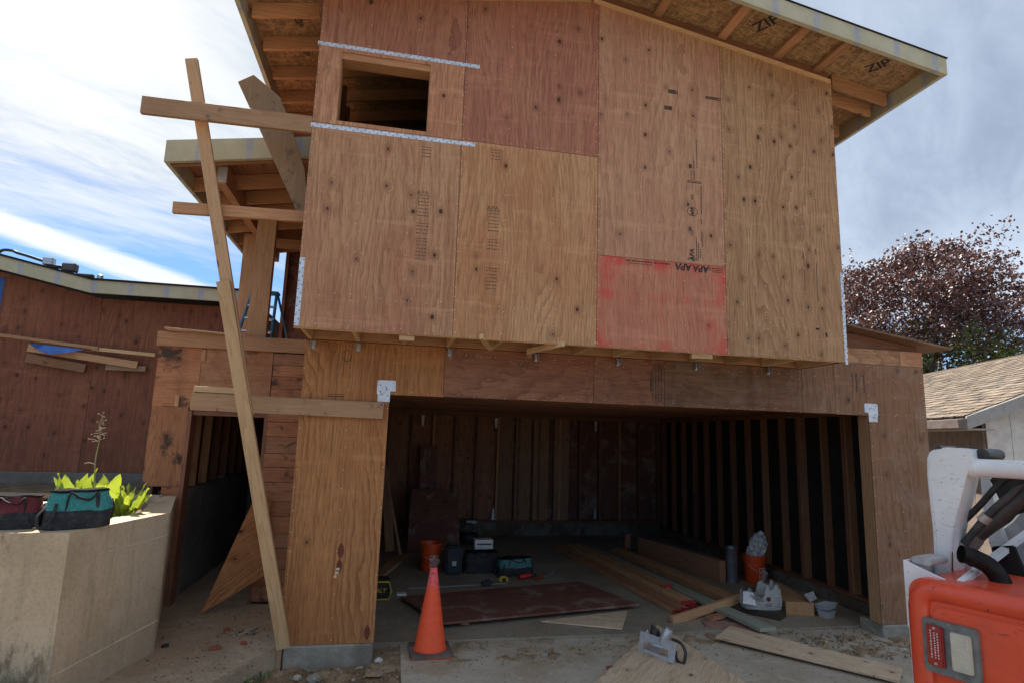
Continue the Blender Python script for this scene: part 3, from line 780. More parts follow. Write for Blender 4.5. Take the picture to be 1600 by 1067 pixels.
# garage box
GX, GY = 6.05, 5.75
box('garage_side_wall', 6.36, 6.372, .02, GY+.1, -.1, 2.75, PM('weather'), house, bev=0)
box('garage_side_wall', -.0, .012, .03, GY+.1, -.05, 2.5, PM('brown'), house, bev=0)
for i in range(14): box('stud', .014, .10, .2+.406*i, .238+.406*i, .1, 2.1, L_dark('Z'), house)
box('shade_sheet', GX+.10, GX+.105, .1, GY, -.02, 2.5, felt_and_shade, house, bev=0)  # black sheet standing for the dark void between the studs
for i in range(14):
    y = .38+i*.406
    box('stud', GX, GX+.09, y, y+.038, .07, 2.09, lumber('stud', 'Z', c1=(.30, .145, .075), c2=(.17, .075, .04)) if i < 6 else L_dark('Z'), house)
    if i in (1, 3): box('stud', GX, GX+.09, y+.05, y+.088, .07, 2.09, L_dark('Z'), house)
box('sill_plate', GX, GX+.10, .2, GY, .032, .07, L_dark('Y'), house); box('top_plate', GX, GX+.10, .14, GY, 2.09, 2.16, L_dark('Y'), house)
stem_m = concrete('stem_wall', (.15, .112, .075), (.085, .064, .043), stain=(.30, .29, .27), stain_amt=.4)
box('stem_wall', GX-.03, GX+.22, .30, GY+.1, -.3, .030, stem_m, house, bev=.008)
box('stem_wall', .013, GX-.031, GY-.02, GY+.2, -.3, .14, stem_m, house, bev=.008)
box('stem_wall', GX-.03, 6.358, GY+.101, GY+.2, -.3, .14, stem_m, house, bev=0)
box('shade_sheet', GX+.106, 6.358, GY+.05, GY+.06, .0, 2.6, felt_and_shade, house, bev=0)  # added black filler that stops sun leaking in at the back corner
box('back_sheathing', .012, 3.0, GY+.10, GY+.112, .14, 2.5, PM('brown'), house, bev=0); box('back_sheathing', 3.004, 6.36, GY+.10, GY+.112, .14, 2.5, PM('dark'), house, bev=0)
box('sill_plate', .1, GX, GY, GY+.095, .142, .18, L_dark('X'), house); box('top_plate', .1, GX, GY, GY+.095, 2.08, 2.16, L_dark('X'), house)
for i in range(15):
    x = .3+i*.406
    box('stud', x, x+.038, GY, GY+.09, .18, 2.08, L_dark('Z') if i % 3 else LW('Z'), house)
for i, x in enumerate((2.75, 3.10, 3.45, 3.86)):    # wide plank studs that read as boards
    box('wall_plank', x, x+.30, GY+.02, GY+.06, .18, 2.08, lumber('plank', 'Z', c1=(.30, .16, .09), c2=(.17, .08, .045), knots=.4), house)
for x, z, s in ((1.32, 1.96, 1), (2.70, 1.96, 1), (2.70, .29, -1), (4.68, 1.96, 1), (4.68, .32, -1)):
    prism('tie_down_bracket', [(x-.03, GY-.03, z+.1*s), (x+.03, GY-.03, z+.1*s), (x+.018, GY-.03, z-.1*s), (x-.012, GY-.03, z-.1*s)], (0, .025, 0), white_p if x < 4 else grey_metal, house)
# garage ceiling
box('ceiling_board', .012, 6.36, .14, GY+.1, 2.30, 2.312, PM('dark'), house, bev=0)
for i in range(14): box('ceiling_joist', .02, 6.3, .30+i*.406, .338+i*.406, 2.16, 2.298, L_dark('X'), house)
# low roof over the right end of the garage
prism('low_roof_sheet', [(4.90, -.16, 3.02), (6.60, -.16, 2.785), (6.60, -.16, 2.805), (4.90, -.16, 3.04)], (0, 6.2, 0), PM('weather', 'Y'), house)
prism('low_roof_framing', [(4.89, .03, 2.77), (6.35, .03, 2.77), (6.35, .03, 2.815), (4.89, .03, 3.01)], (0, .04, 0), L_dark('X'), house)
def soffit_text(sz, x, y, phi, side):
    Rm = Matrix.Rotation(side*math.atan(.1747), 3, 'Y') @ Matrix.Rotation(math.pi, 3, 'X') @ Matrix.Rotation(R_(phi), 3, 'Z')
    text('ZIP', sz, (x, y, zb(x)+.1325), Rm, ink, house, bold=sz*.015)
soffit_text(.17, 3.98, -.93, 62, 1); soffit_text(.15, 5.20, -.90, 62, 1)
soffit_text(.09, -.28, -.16, -90, -1); soffit_text(.09, -.28, .28, -90, -1)

# ---- entry and balcony part (left of the garage)
EY = 1.2
box('entry_top_plate', -1.615, -.01, EY-.038, EY, 2.525, 2.67, LW('X'), house)
def epanel(pts, key, lab=None, axis='X'): return panel(pts, key, EY, .014, 'old_sheathing', lab, axis=axis)
PL['old2'] = dict(PL['old'], c1=(.44, .22, .115), dirt=.55, freq=14)
epanel([(-1.60, 1.92), (-1.22, 1.92), (-1.22, 2.10), (-1.185, 2.10), (-1.185, 2.525), (-1.60, 2.525)], 'old')
epanel(rect(-1.185, -.49, 1.885, 2.525), 'old2')
epanel(rect(-1.60, -1.255, 1.13, 1.92), 'old', axis='Z')
epanel(rect(-1.42, -1.255, .55, 1.13), 'old'); epanel(rect(-1.42, -1.255, 0.0, .55), 'old')
zz = 0.03
for i, hgt in enumerate((.16, .15, .20, .14, .17, .15, .19, .15, .14, .17, .15, .20, .145, .13, .12, .15)):
    if zz+hgt > 2.5: hgt = 2.52-zz
    if hgt > .03:
        box('sheathing_board', -.485+random.uniform(-.01, .006), .0, EY-.004+random.uniform(-.003, .003), EY+.018, zz, zz+hgt-.004, ply('old' if i % 3 else 'old2', 'X', **PL['old' if i % 3 else 'old2']), house)
    zz += hgt
for x, z in ((-1.17, 2.45), (-1.37, 1.98)): box('wood_shim', x-.02, x+.02, EY-.012, EY-.001, z-.06, z+.06, LW('Z'), house)
box('door_jamb', -1.255, -1.215, EY-.01, EY+.14, 0, 1.885, L_dark('Z'), house); box('door_jamb', -.525, -.487, EY+.02, EY+.14, 0, 1.885, L_dark('Z'), house)
box('door_header', -1.215, -.525, EY+.02, EY+.14, 1.84, 1.885, L_dark('X'), house)
in_con = concrete('inside_wall', (.27, .26, .235), (.17, .165, .15), stain=(.12, .11, .10), stain_amt=.5)
box('entry_stem_wall', -1.50, -1.27, EY+.15, 5.0, -.1, 1.08, in_con, house, bev=.006)
box('entry_stem_wall', -1.27, -.02, 4.2, 4.4, -.1, .95, in_con, house, bev=.006)
for i in range(9): box('stud', -1.40, -1.31, EY+.25+.4*i, EY+.288+.4*i, 1.08, 2.5, LW('Z') if i < 3 else L_dark('Z'), house)
box('entry_side_sheathing', -1.52, -1.51, EY+.03, 5.0, .9, 2.5, PM('dark'), house, bev=0)
box('entry_back_wall', -1.5, -.02, 4.42, 4.44, 0, 2.5, PM('dark'), house, bev=0)
for i in range(4): box('stud', -1.1+.33*i, -1.062+.33*i, 4.32, 4.41, .95, 2.5, L_dark('Z'), house)
box('balcony_deck', -1.60, -.013, EY+.02, 6.0, 2.53, 2.66, L_dark('X'), house)
# porch roof
pz = lambda x: 3.99+.168*(x+1.29)
PXL, PY0, PY1 = -1.275, .02, 2.95
prism('porch_fascia', [(PXL-.025, PY0-.04, pz(PXL)-.006), (-.015, PY0-.04, pz(0)-.006), (-.015, PY0-.04, pz(0)+.19), (PXL-.025, PY0-.04, pz(PXL)+.195)], (0, .04, 0), fascia_mat('X'), house)
box('porch_side_fascia', PXL-.025, PXL+.013, PY0+.002, PY1, pz(PXL)-.01, pz(PXL)+.18, fascia_mat('Y'), house)
for y in (.06, .62, 1.02, 1.42, 1.85, 2.3, 2.75):
    prism('porch_rafter', [(PXL+.015, y, pz(PXL)), (-.015, y, pz(0)), (-.015, y, pz(0)+.14), (PXL+.015, y, pz(PXL)+.14)], (0, .038, 0), LW('X'), house)
prism('porch_roof_panel', [(PXL-.025, PY0, pz(PXL)+.142), (-.015, PY0, pz(0)+.142), (-.015, PY0, pz(0)+.156), (PXL-.025, PY0, pz(PXL)+.156)], (0, PY1-PY0, 0), PM('brown', 'Y'), house)
box('porch_beam', -.955, -.875, .30, 2.9, 3.965, 4.14, LW('Y'), house)
box('beam_flashing', -.957, -.873, .29, .299, 3.98, 4.13, galv, house)
box('balcony_post', -.795, -.60, 1.25, 1.34, 2.672, 3.99, L_tanZ, house)
box('balcony_post', -1.125, -.965, 2.05, 2.14, 2.66, 4.06, L_tanZ, house)
box('balcony_beam', -1.12, -.01, 2.06, 2.12, 3.93, 4.04, LW('X'), house)
box('balcony_back_wall', -.80, -.01, 2.95, 2.97, 2.66, 4.2, PM('dark'), house, bev=0)
box('balcony_back_door', -.60, -.15, 2.925, 2.948, 2.68, 3.9, L_dark('Z'), house)
for x in (-.78, -.42, -.05): box('stud', x, x+.04, 2.86, 2.945, 2.66, 4.15, L_dark('Z'), house)
# big weathered plank under the upper eave
pk = [(-0.697, 4.664), (-0.578, 4.749), (-0.342, 4.574), (-0.276, 4.428), (-0.086, 3.937), (-0.022, 3.539), (-0.091, 3.503)]
prism('eave_plank', [(a, -.30, b) for a, b in pk], (0, .10, 0), lumber('weathered', 'Z', c1=(.38, .235, .12), c2=(.22, .125, .065), grey=.35, dirt=.4), house, bev=.003)

# ---- loose timbers nailed on as bracing
def plank_thing(name, p0, p1, wd, th, mat, label, cat='board', wdir=(0, 0, 1), group=None, bev=.002):
    o = board(name, p0, p1, wd, th, mat, None, wdir, bev); return tag(o, label, cat, group)
plank_thing('brace_board', (-1.262, -.631, 4.165), (.0, -.631, 4.175), .142, .038, lumber('aged', 'X', c1=(.42, .25, .14), c2=(.27, .14, .075), dirt=.15), 'long horizontal board sticking out into the sky from the window panel', 'board')
plank_thing('brace_board', (-1.035, -.40, 3.445), (-.004, -.40, 3.475), .094, .038, LW('X'), 'horizontal orange board crossing in front of the balcony post', 'board')
plank_thing('brace_board', (-.85, -.031, 1.932), (.704, -.031, 1.915), .143, .038, lumber('knotty', 'X', c1=(.47, .29, .16), c2=(.31, .165, .085), dirt=.3), 'long board nailed across the door opening and the garage pier', 'board')
plank_thing('brace_board', (-.845, -.015, 2.035), (-.46, -.015, 2.03), .05, .03, L_pale('X'), 'short pale board lying on top of the board over the door', 'board', wdir=(0, .2, 1))
plank_thing('brace_board', (-1.54, EY-.05, 2.70), (-.93, EY-.05, 2.672), .09, .02, L_tan, 'thin board resting on the top plate of the balcony wall', 'board', wdir=(0, 1, 0))
br = thing('diagonal_brace', (.06, -.1, .0), 'long diagonal two-by-four brace leaning from the pier foot up to the sky', 'brace')
A, B = Vector((-.975, -.575, 4.64)), Vector((.06, -.115, .03)); D = B-A
board('brace_timber', A, A+D*.61, .092, .040, lumber('brace', 'X', c1=(.52, .33, .185), c2=(.37, .20, .10), dirt=.12), br, wdir=(1, 0, 0))
board('brace_timber', A+D*.385+Vector((-.015, -.044, 0)), B+Vector((.0, -.02, 0)), .098, .042, L_pale('X'), br, wdir=(1, 0, 0))

# ================================================================== LEFT WING
wing = thing('house_wing', (-4, 3, 1.0), 'low dark red plywood wing with pale fascia behind the terrace', 'building wing')
WY = 3.0
def wt(x): return 3.316 if x > -3.0 else 3.316+.213*(-3.0-x)
xs = [-1.5, -2.72-.28, -4.22, -5.44, -6.66, -7.9]
for a, b in zip(xs[1:], xs):
    panel([(a, 1.12), (b, 1.12), (b, wt(b)), (a, wt(a))], 'wing', WY, .012, parent=wing)
bm = bmesh.new()
prism('fascia_board', [(-3.0, WY-.34, 3.316), (-1.25, WY-.34, 3.324), (-1.25, WY-.34, 3.475), (-3.0, WY-.34, 3.485)], (0, .04, 0), fascia_mat('X'), wing)
prism('fascia_board', [(-8, WY-.34, wt(-8)), (-3.002, WY-.34, wt(-3)), (-3.002, WY-.34, wt(-3)+.169), (-8, WY-.34, wt(-8)+.169)], (0, .04, 0), fascia_mat('X'), wing)
prism('wing_roof', [(-3.0, WY-.36, 3.475), (-1.22, WY-.36, 3.478), (-1.22, WY-.36, 3.50), (-3.0, WY-.36, 3.50)], (0, 6, 0), felt_and_shade, wing)
prism('wing_roof', [(-8, WY-.36, wt(-8)+.16), (-3.002, WY-.36, 3.476), (-3.002, WY-.36, 3.50), (-8, WY-.36, wt(-8)+.19)], (0, 6, 0), felt_and_shade, wing)
bm.free()
box('wing_back', -7.9, -1.5, 8.6, 8.7, .9, 3.4, PM('wing'), wing, bev=0); box('wing_side', -1.52, -1.5, WY+.02, 8.6, .9, 3.3, PM('wing'), wing, bev=0)
box('wing_side', -7.92, -7.9, WY+.02, 8.6, .9, 4.0, PM('wing'), wing, bev=0)
box('wing_foundation', -8, -1.3, WY-.03, WY+.3, .5, 1.118, concrete('wing_base', (.27, .245, .21), (.17, .155, .13), stain=(.12, .11, .10), stain_amt=.5), wing, bev=.01)
box('wing_window_tape', -4.55, -4.13, WY-.006, WY-.002, 2.9, 3.5, plain('blue_tape', (.03, .10, .34), .5), wing, bev=0)
box('wing_window_tape', -4.30, -4.235, WY-.010, WY-.0065, 2.98, 3.42, white_p, wing, bev=0)
for p0, p1, wd, m, lab in (
    ((-5.2, 2.86, 2.86), (-2.90, 2.86, 2.65), .04, L_tan, 'long ledger board sloping across the red wing wall'),
    ((-2.98, 2.88, 2.648), (-2.25, 2.88, 2.608), .045, L_pale('X'), 'pale ledger board next to the balcony wall corner'),
    ((-3.70, 2.90, 2.62), (-2.45, 2.90, 2.47), .09, L_tan, 'middle board under the ledger with blue tarp over it'),
    ((-3.72, 2.93, 2.50), (-3.05, 2.93, 2.40), .11, lumber('brownish', 'X', c1=(.33, .17, .09), c2=(.22, .10, .05)), 'short wide brown board lowest on the red wing wall'),
    ((-2.82, 2.93, 2.43), (-2.36, 2.93, 2.43), .07, lumber('greyed', 'X', grey=.9, dirt=.4), 'short grey board right of the sloping boards on the wing wall')):
    plank_thing('ledger_board', p0, p1, wd, .035 if wd < .05 else .025, m, lab, 'board', group='boards nailed on the red wing wall')
bm = bmesh.new(); vs = [bm.verts.new(p) for p in ((-3.66, 2.83, 2.665), (-3.48, 2.815, 2.655), (-3.25, 2.82, 2.64), (-3.05, 2.83, 2.625), (-3.22, 2.80, 2.57), (-3.42, 2.80, 2.545), (-3.56, 2.81, 2.60))]
bm.faces.new(vs); bmesh.ops.solidify(bm, geom=bm.faces[:], thickness=.003)
tag(mesh_obj('tarp', bm, plain('blue_tarp', (.05, .16, .52), .4, var=.2, bump=.5)), 'corner of blue tarp hanging over a ledger board', 'tarp')
# things on the wing roof
def roof_tool(x, kind, lab):
    z = wt(x)+.19; y = WY-.25
    t = thing('roof_tool', (x, y, z), lab, 'tool')
    if kind == 0:
        tube('hose_loop', [(x-.12, y, z+.01), (x-.06, y, z+.07), (x+.02, y+.03, z+.08), (x+.1, y, z+.05), (x+.22, y, z+.02), (x+.4, y, z-.03)], .018, blk_plastic, t, 8, 6)
        box('fitting', x+.40, x+.52, y-.04, y+.04, z-.08, z+.02, grey_metal, t, .01)
    elif kind == 1:
        tube('grip', [(x-.14, y, z+.02), (x-.02, y, z+.035), (x+.06, y, z+.03)], .025, blk_plastic, t, 8, 4)
        box('tool_body', x+.04, x+.20, y-.05, y+.05, z-.02, z+.09, plain('dark_grey_plastic', (.06, .06, .065), .5), t, .015)
    else:
        box('tool_body', x-.1, x+.10, y-.03, y+.03, z-.01, z+.035, blk_plastic, t, .01)
        lathe('tool_cap', [(.035, 0), (.035, .05), (.02, .06)], grey_metal, t, (x+.17, y, z-.02))
roof_tool(-4.0, 0, 'black hose loop on the highest part of the wing roof'); roof_tool(-3.42, 1, 'black power tool in the middle of the wing roof edge')
roof_tool(-3.12, 2, 'small black tool near the bend of the wing roof'); 
t = thing('vent_pipe', (-6.42, 6.0, 4.1), 'brown rounded pipe top at the left edge above the roof', 'vent')
lathe('pipe', [(.09, 0), (.09, .9)], plain('brown_pipe', (.16, .09, .07), .6), t, (-6.42, 6.0, 4.1)); lathe('pipe_cap', [(.15, 0), (.19, .06), (.19, .14), (.13, .24), (.03, .28)], plain('brown_pipe', (.16, .09, .07), .6), t, (-6.42, 6.0, 5.0))

# ================================================================== TERRACE
RM = retaining_mat()
bm = bmesh.new()
outer = [(-8, -1.10), (-1.157, -1.011), (-.905, -.04), (-1.262, 1.17)]
inner = [(-8, -.90), (-1.32, -.82), (-1.12, -.03), (-1.45, 1.17)]
# outer faces subdivided so that they can bulge a little
def add_wall(bm, a, b, z0, z1, n, k):
    vs = {}
    d = Vector((b[0]-a[0], b[1]-a[1], 0)); nrm = Vector((d.y, -d.x, 0)).normalized()
    for i in range(n+1):
        for j in range(k+1):
            p = Vector((a[0], a[1], z0))+d*(i/n)+Vector((0, 0, (z1-z0)*j/k))
            e = 0 if i in (0, n) or j in (0, k) else .006*mnoise.noise(p*3)
            vs[i, j] = bm.verts.new(p+nrm*e)
    for i in range(n):
        for j in range(k): bm.faces.new((vs[i, j], vs[i+1, j], vs[i+1, j+1], vs[i, j+1]))
for a, b in zip(outer, outer[1:]): add_wall(bm, a, b, -.3, 1.044, 20, 14)
for i in range(3):
    bm.faces.new([bm.verts.new((*p, 1.044)) for p in (outer[i], outer[i+1], inner[i+1], inner[i])])
    bm.faces.new([bm.verts.new((*p, zq)) for p, zq in ((inner[i], 1.044), (inner[i+1], 1.044), (inner[i+1], .5), (inner[i], .5))])
bmesh.ops.remove_doubles(bm, verts=bm.verts, dist=.0005); bmesh.ops.recalc_face_normals(bm, faces=bm.faces)
rw = tag(mesh_obj('retaining_wall', bm, RM, smooth=True), 'beige cast concrete retaining wall of the raised terrace', 'wall')
def form_line(a, b, wd=.007):
    p = Vector(a); q = Vector(b); d = (q-p).normalized(); o2 = Vector((.968, -.25, 0))*.004
    return board('form_line', p-o2*.5, q-o2*.5, wd*.8, .012, plain('cement_ridge', (.66, .56, .43), .9), rw, bev=0, wdir=(0, 0, 1))
def on_face(t, z): return (-1.157+t*(.252), -1.011+t*.971, z)
form_line(on_face(1.0, .875), on_face(.35, .865)); form_line(on_face(1.0, .235), on_face(.02, .20))
box('concrete_ledge', -3.5, -1.20, -1.45, -1.07, -.3, .20, concrete('ledge', (.25, .235, .20), (.16, .15, .125), stain=(.10, .09, .06), stain_amt=.5), rw, bev=.02)
bumpy_patch('terrace_soil', -7.9, -1.30, -.88, 3.0, .985, .02, dirt_mat('terrace', (.20, .16, .11), (.10, .075, .05)), 90, 70, 0, scale=5, base=.9)
tag(box('concrete_curb', -1.95, -1.36, 1.02, 1.16, .9, 1.055, concrete('curb', (.42, .37, .29), (.33, .28, .21)), bev=.01), 'low pale concrete curb beside the entry wall on the terrace', 'curb')
tag(box('white_board', -2.9, -1.75, .25, .60, 1.01, 1.045, white_p), 'flat white board lying on the terrace behind the bags', 'board')
tag(board('terrace_plank', (-3.3, 1.3, 1.03), (-1.95, 1.15, 1.03), .14, .03, L_tan, None, (0, 1, 0)), 'brown plank on the terrace soil near the wing foundation', 'board')

# plants
def leaf(name, base, tip, wd, mat, parent, bend=.3, fold=.25, twist=0):
    base, tip = Vector(base), Vector(tip); d = tip-base; L = d.length
    side = d.cross(Vector((0, 0, 1))); side = side.normalized() if side.length > .01 else Vector((1, 0, 0))
    side = Matrix.Rotation(twist, 3, d.normalized()) @ side
    nrm = side.cross(d).normalized(); bm = bmesh.new(); rows = []; N = 8
    for i in range(N+1):
        t = i/N; w_ = wd*math.sin(math.pi*min(1, t**.8*.97+.03))**.8*.5
        c = base+d*t+nrm*(bend*L*t*t*.35)-Vector((0, 0, 1))*bend*L*.25*t*t*t
        wv = .009*math.sin(t*15+tip.x*40)
        rows.append([bm.verts.new(c-side*w_+nrm*(fold*w_+wv)), bm.verts.new(c), bm.verts.new(c+side*w_+nrm*(fold*w_-wv))])
    for a, b in zip(rows, rows[1:]):
        bm.faces.new((a[0], a[1], b[1], b[0])); bm.faces.new((a[1], a[2], b[2], b[1]))
    return mesh_obj(name, bm, mat, parent, smooth=True)
LG = leaf_mat('lime', (.13, .21, .035), (.34, .40, .06), .5); LD = leaf_mat('dry', (.16, .07, .03), (.25, .15, .06), .2)
def leafy(x, y, n, hgt, lab, seed, spread=.12):
    r = random.Random(seed); t = thing('leafy_plant', (x, y, 1.03), lab, 'plant', 'leafy plants on the terrace')
    for i in range(n):
        a = r.uniform(0, 2*math.pi); s = r.uniform(.3, 1)*spread; h = hgt*r.uniform(.6, 1.05)
        bx, by = x+math.cos(a)*s*.5, y+math.sin(a)*s*.5
        leaf('leaf', (bx, by, 1.02), (bx+math.cos(a)*s*r.uniform(.6, 1.9), by+math.sin(a)*s*r.uniform(.5, 1.5), 1.02+h), r.uniform(.09, .14), LG, t, r.uniform(-.1, .7), r.uniform(.15, .5), r.uniform(-1, 1))
    for i in range(n//2):
        a = r.uniform(0, 2*math.pi); leaf('withered_leaf', (x+math.cos(a)*.02, y+math.sin(a)*.02, 1.05), (x+math.cos(a)*.14, y+math.sin(a)*.14, 1.06+r.uniform(0, .04)), .05, LD, t, .3, .5)
    tube('stem', [(x, y, 1.0), (x+.01, y, 1.10)], .012, LG, t)
leafy(-1.68, .12, 12, .33, 'yellow-green leafy plant behind the left half of the teal bag', 3, .14); leafy(-1.45, .05, 12, .34, 'yellow-green leafy plant behind the right end of the teal bag', 4, .11)
leafy(-1.22, -.10, 14, .27, 'yellow-green plant with brown withered leaves right of the teal bag', 5, .12)
st = thing('seed_stalk', (-1.52, .05, 1.03), 'tall dry flower stalk with pale seed pods above the teal bag', 'plant')
P0 = [(-1.52, .05, 1.03), (-1.515, .04, 1.25), (-1.525, .03, 1.45), (-1.51, .02, 1.62), (-1.525, .01, 1.72), (-1.50, .0, 1.79)]
tube('stalk', P0, [.0065, .002], plain('dry_stalk', (.30, .30, .12), .7), st, 8, 6)
podm = plain('seed_pod', (.30, .22, .15), .7); r = random.Random(5)
for i in range(26):
    t = r.uniform(0, 1); z = 1.58+.21*t; a = r.uniform(0, 6.28); l = r.uniform(.02, .07)*(1.2-.5*t)
    c = Vector((-1.515, .01, z)); e = c+Vector((math.cos(a)*l, math.sin(a)*l, r.uniform(-.01, .03)))
    bm = bmesh.new(); add_tube(bm, [c, (c+e)/2+Vector((0, 0, .008)), e], .0018, 5)
    add_lathe(bm, [(.001, -.011), (.007, -.004), (.008, .004), (.002, .012)], 7, Matrix.Translation(e) @ Euler((r.uniform(-1, 1), r.uniform(-1, 1), 0)).to_matrix().to_4x4() @ Matrix.Scale(.72, 4))
    mesh_obj('seed_pod', bm, podm, st, smooth=True)
tube('side_twig', [(-1.52, .035, 1.40), (-1.56, .03, 1.415), (-1.60, .03, 1.41)], .003, podm, st, 6, 4)

# tool bags on the wall
def tool_bag(name, x, y, z, ang, L, W, H, top, label, seed=1):
    t = thing(name, (x, y, z), label, 'tool bag'); M = Matrix.Translation((x, y, z)) @ Matrix.Rotation(ang, 4, 'Z')
    def prism_bag(nm, z0, z1, l0, w0, l1, w1, mat, bev=.02, n=5):
        bm = bmesh.new(); rings = []
        for k in range(n+1):
            f = k/n; l = l0+(l1-l0)*f; w_ = w0+(w1-w0)*f; zz = z0+(z1-z0)*f; ring = []
            N = 36
            for i in range(N):
                a = 2*math.pi*i/N; ca, sa = math.cos(a), math.sin(a); e = 5.0
                rr = (abs(ca)**e+abs(sa)**e)**(-1/e)
                p = Vector((ca*rr*l/2, sa*rr*w_/2, zz)); q = mnoise.noise_vector(Vector((p.x*9+seed, p.y*9, p.z*11)))*.017+mnoise.noise_vector(Vector((p.x*25+seed, p.y*25, p.z*25)))*.004
                ring.append(bm.verts.new(M @ (p+q)))
            rings.append(ring)
        for a, b in zip(rings, rings[1:]):
            for i in range(36): j = (i+1) % 36; bm.faces.new((a[i], a[j], b[j], b[i]))
        bm.faces.new(rings[0][::-1]); bm.faces.new(rings[-1])
        return mesh_obj(nm, bm, mat, t, smooth=True)
    prism_bag('lower_body', 0, H*.5, L, W, L*.98, W*.97, blk_fabric); prism_bag('upper_body', H*.5+.001, H*.97, L*.975, W*.96, L*.86, W*.62, top)
    prism_bag('lid_rim', H*.97+.001, H*1.03, L*.89, W*.66, L*.87, W*.60, plain('black_lid_fabric', (.012, .012, .014), .95, spec=.1), n=2)
    P = lambda a, b, c: M @ Vector((a, b, c))
    for s in (-1, 1):
        tube('handle', [P(-L*.22, s*W*.44, H*.42), P(-L*.18, s*W*.37, H*.95), P(-L*.05, s*W*.42, H*.80+.01), P(L*.12, s*W*.42, H*.78), P(L*.22, s*W*.37, H*.95), P(L*.25, s*W*.44, H*.42)], .011, blk_fabric, t, 8, 6, flat=.45)
    tube('shoulder_strap', [P(-L*.48, -W*.2, H*.6), P(-L*.60, -W*.35, H*.35), P(-L*.56, -W*.55, H*.08), P(-L*.42, -W*.56, H*.3), P(-L*.36, -W*.45, H*.7)], .010, blk_fabric, t, 8, 6, flat=.5)
    tube('side_ring', [P(L*.49, 0, H*.75), P(L*.53, 0, H*.5), P(L*.52, 0, H*.2), P(L*.49, 0, H*.25)], .008, blk_plastic, t, 8, 5)
    bm = bmesh.new(); add_box(bm, -L*.05, L*.34, -W*.493, -W*.483, H*.12, H*.44, M=M); mesh_obj('front_pocket', bm, blk_fabric, t)
    return t, M
tool_bag('tool_bag', -1.235, -.77, 1.046, R_(32), .37, .23, .235, teal_fabric, 'teal and black canvas tool bag on the retaining wall', 2)
bm = bmesh.new()
tool_bag('tool_bag', -1.60, -.80, 1.046, R_(14), .33, .22, .20, plain('red_nylon', (.12, .012, .018), .7, vs=60, bump=.4), 'black and dark red tool bag at the left edge of the retaining wall', 8)
bm.free()

# ladder on the balcony
ld = thing('step_ladder', (-.75, 1.95, 2.66), 'blue fibreglass step ladder behind the balcony post', 'ladder')
blue = plain('blue_fibreglass', (.04, .16, .27), .45); ax, az = -.80, 3.30
for s, y1 in ((-1, 1.72), (1, 1.72)):
    tube('front_rail', [(ax+s*.19-.03, y1, 2.66), (ax+s*.14-.01, 1.95, az)], .018, blue, ld, 6)
    tube('rear_rail', [(ax+s*.22+.05, 2.4, 2.66), (ax+s*.14, 1.98, az)], .014, blue, ld, 6)
for i in range(3):
    f = (i+1)/4; zz = 2.66+f*(az-2.66); yy = 1.72+f*.23; board('rung', (ax-.19+.04*f, yy, zz), (ax+.17-.03*f, yy, zz), .07, .02, grey_metal, ld, (0, 1, 0))
box('ladder_top', ax-.16, ax+.16, 1.90, 2.02, az, az+.035, blue, ld, .008)

# ================================================================== ENTRY FLOOR THINGS
def sheet(name, pts, th, mat, label, cat='plywood sheet', group=None, bev=0.0):
    """pts: four corners of the underside in order; own local frame so that the grain follows the long edge"""
    pts = [Vector(p) for p in pts]; c = sum(pts, Vector())/len(pts); X = (pts[1]-pts[0]).normalized()
    N = X.cross(pts[2]-pts[1]).normalized(); 
    if N.z < 0: N = -N
    Y = N.cross(X); Rm = Matrix((X, Y, N)).transposed(); Ri = Rm.transposed()
    bm = bmesh.new(); add_prism(bm, [Ri @ (p-c) for p in pts], (0, 0, th)); bmesh.ops.recalc_face_normals(bm, faces=bm.faces)
    o = mesh_obj(name, bm, mat, None, wloc=c, rot=Rm); return tag(o, label, cat, group)
sheet('leaning_plywood', [(-.86, .93, .004), (-.36, 1.10, .30), (-.37, 1.10, 1.10), (-.485, 1.02, 1.10)], .014, PM('orange', 'X'), 'orange plywood offcut leaning beside the entry door')
def brick_bit(x, y, z, s, rot, lab, mat=plain('brick_red', (.32, .09, .05), .9, vs=40, bump=.5)):
    o = board('brick_piece', (x-s/2*math.cos(rot), y-s/2*math.sin(rot), z+.012), (x+s/2*math.cos(rot), y+s/2*math.sin(rot), z+.012), s*.5, .022, mat, None, (0, 1, 0), .002); return tag(o, lab, 'brick piece')
brick_bit(-.47, -.03, .003, .085, .2, 'largest red brick fragment on the walkway'); brick_bit(-.28, .06, .003, .05, -.3, 'small red brick fragment nearer the brace foot'); brick_bit(-.50, .42, .003, .05, .5, 'thin red brick chip farther up the walkway')
brick_bit(-.86, .06, .003, .05, .9, 'dark block at the bottom corner of the retaining wall', plain('dark_block', (.03, .03, .03), .8))

# scattered small debris: uncountable
def debris(name, region, n, smin, smax, z, mats, seed, flat=.5):
    r = random.Random(seed); bm = bmesh.new()
    for i in range(n):
        x, y = region(r); s = r.uniform(smin, smax)*r.random()**.5+.002
        zz = z(x, y) if callable(z) else z
        M = Matrix.Translation((x, y, zz+s*.2)) @ Euler((r.uniform(-.5, .5), r.uniform(-.5, .5), r.uniform(0, 6.3))).to_matrix().to_4x4() @ Matrix.Diagonal((s*r.uniform(.6, 1.8), s*r.uniform(.4, 1), s*flat*r.uniform(.4, 1), 1))
        rr = bmesh.ops.create_icosphere(bm, subdivisions=1, radius=.6, matrix=M) if r.random() < .55 else bmesh.ops.create_cube(bm, size=1, matrix=M)
        mi = r.randrange(len(mats))
        for v in rr['verts']:
            for f in v.link_faces: f.material_index = mi
    o = mesh_obj(name, bm, mats); o['kind'] = 'stuff'; return o
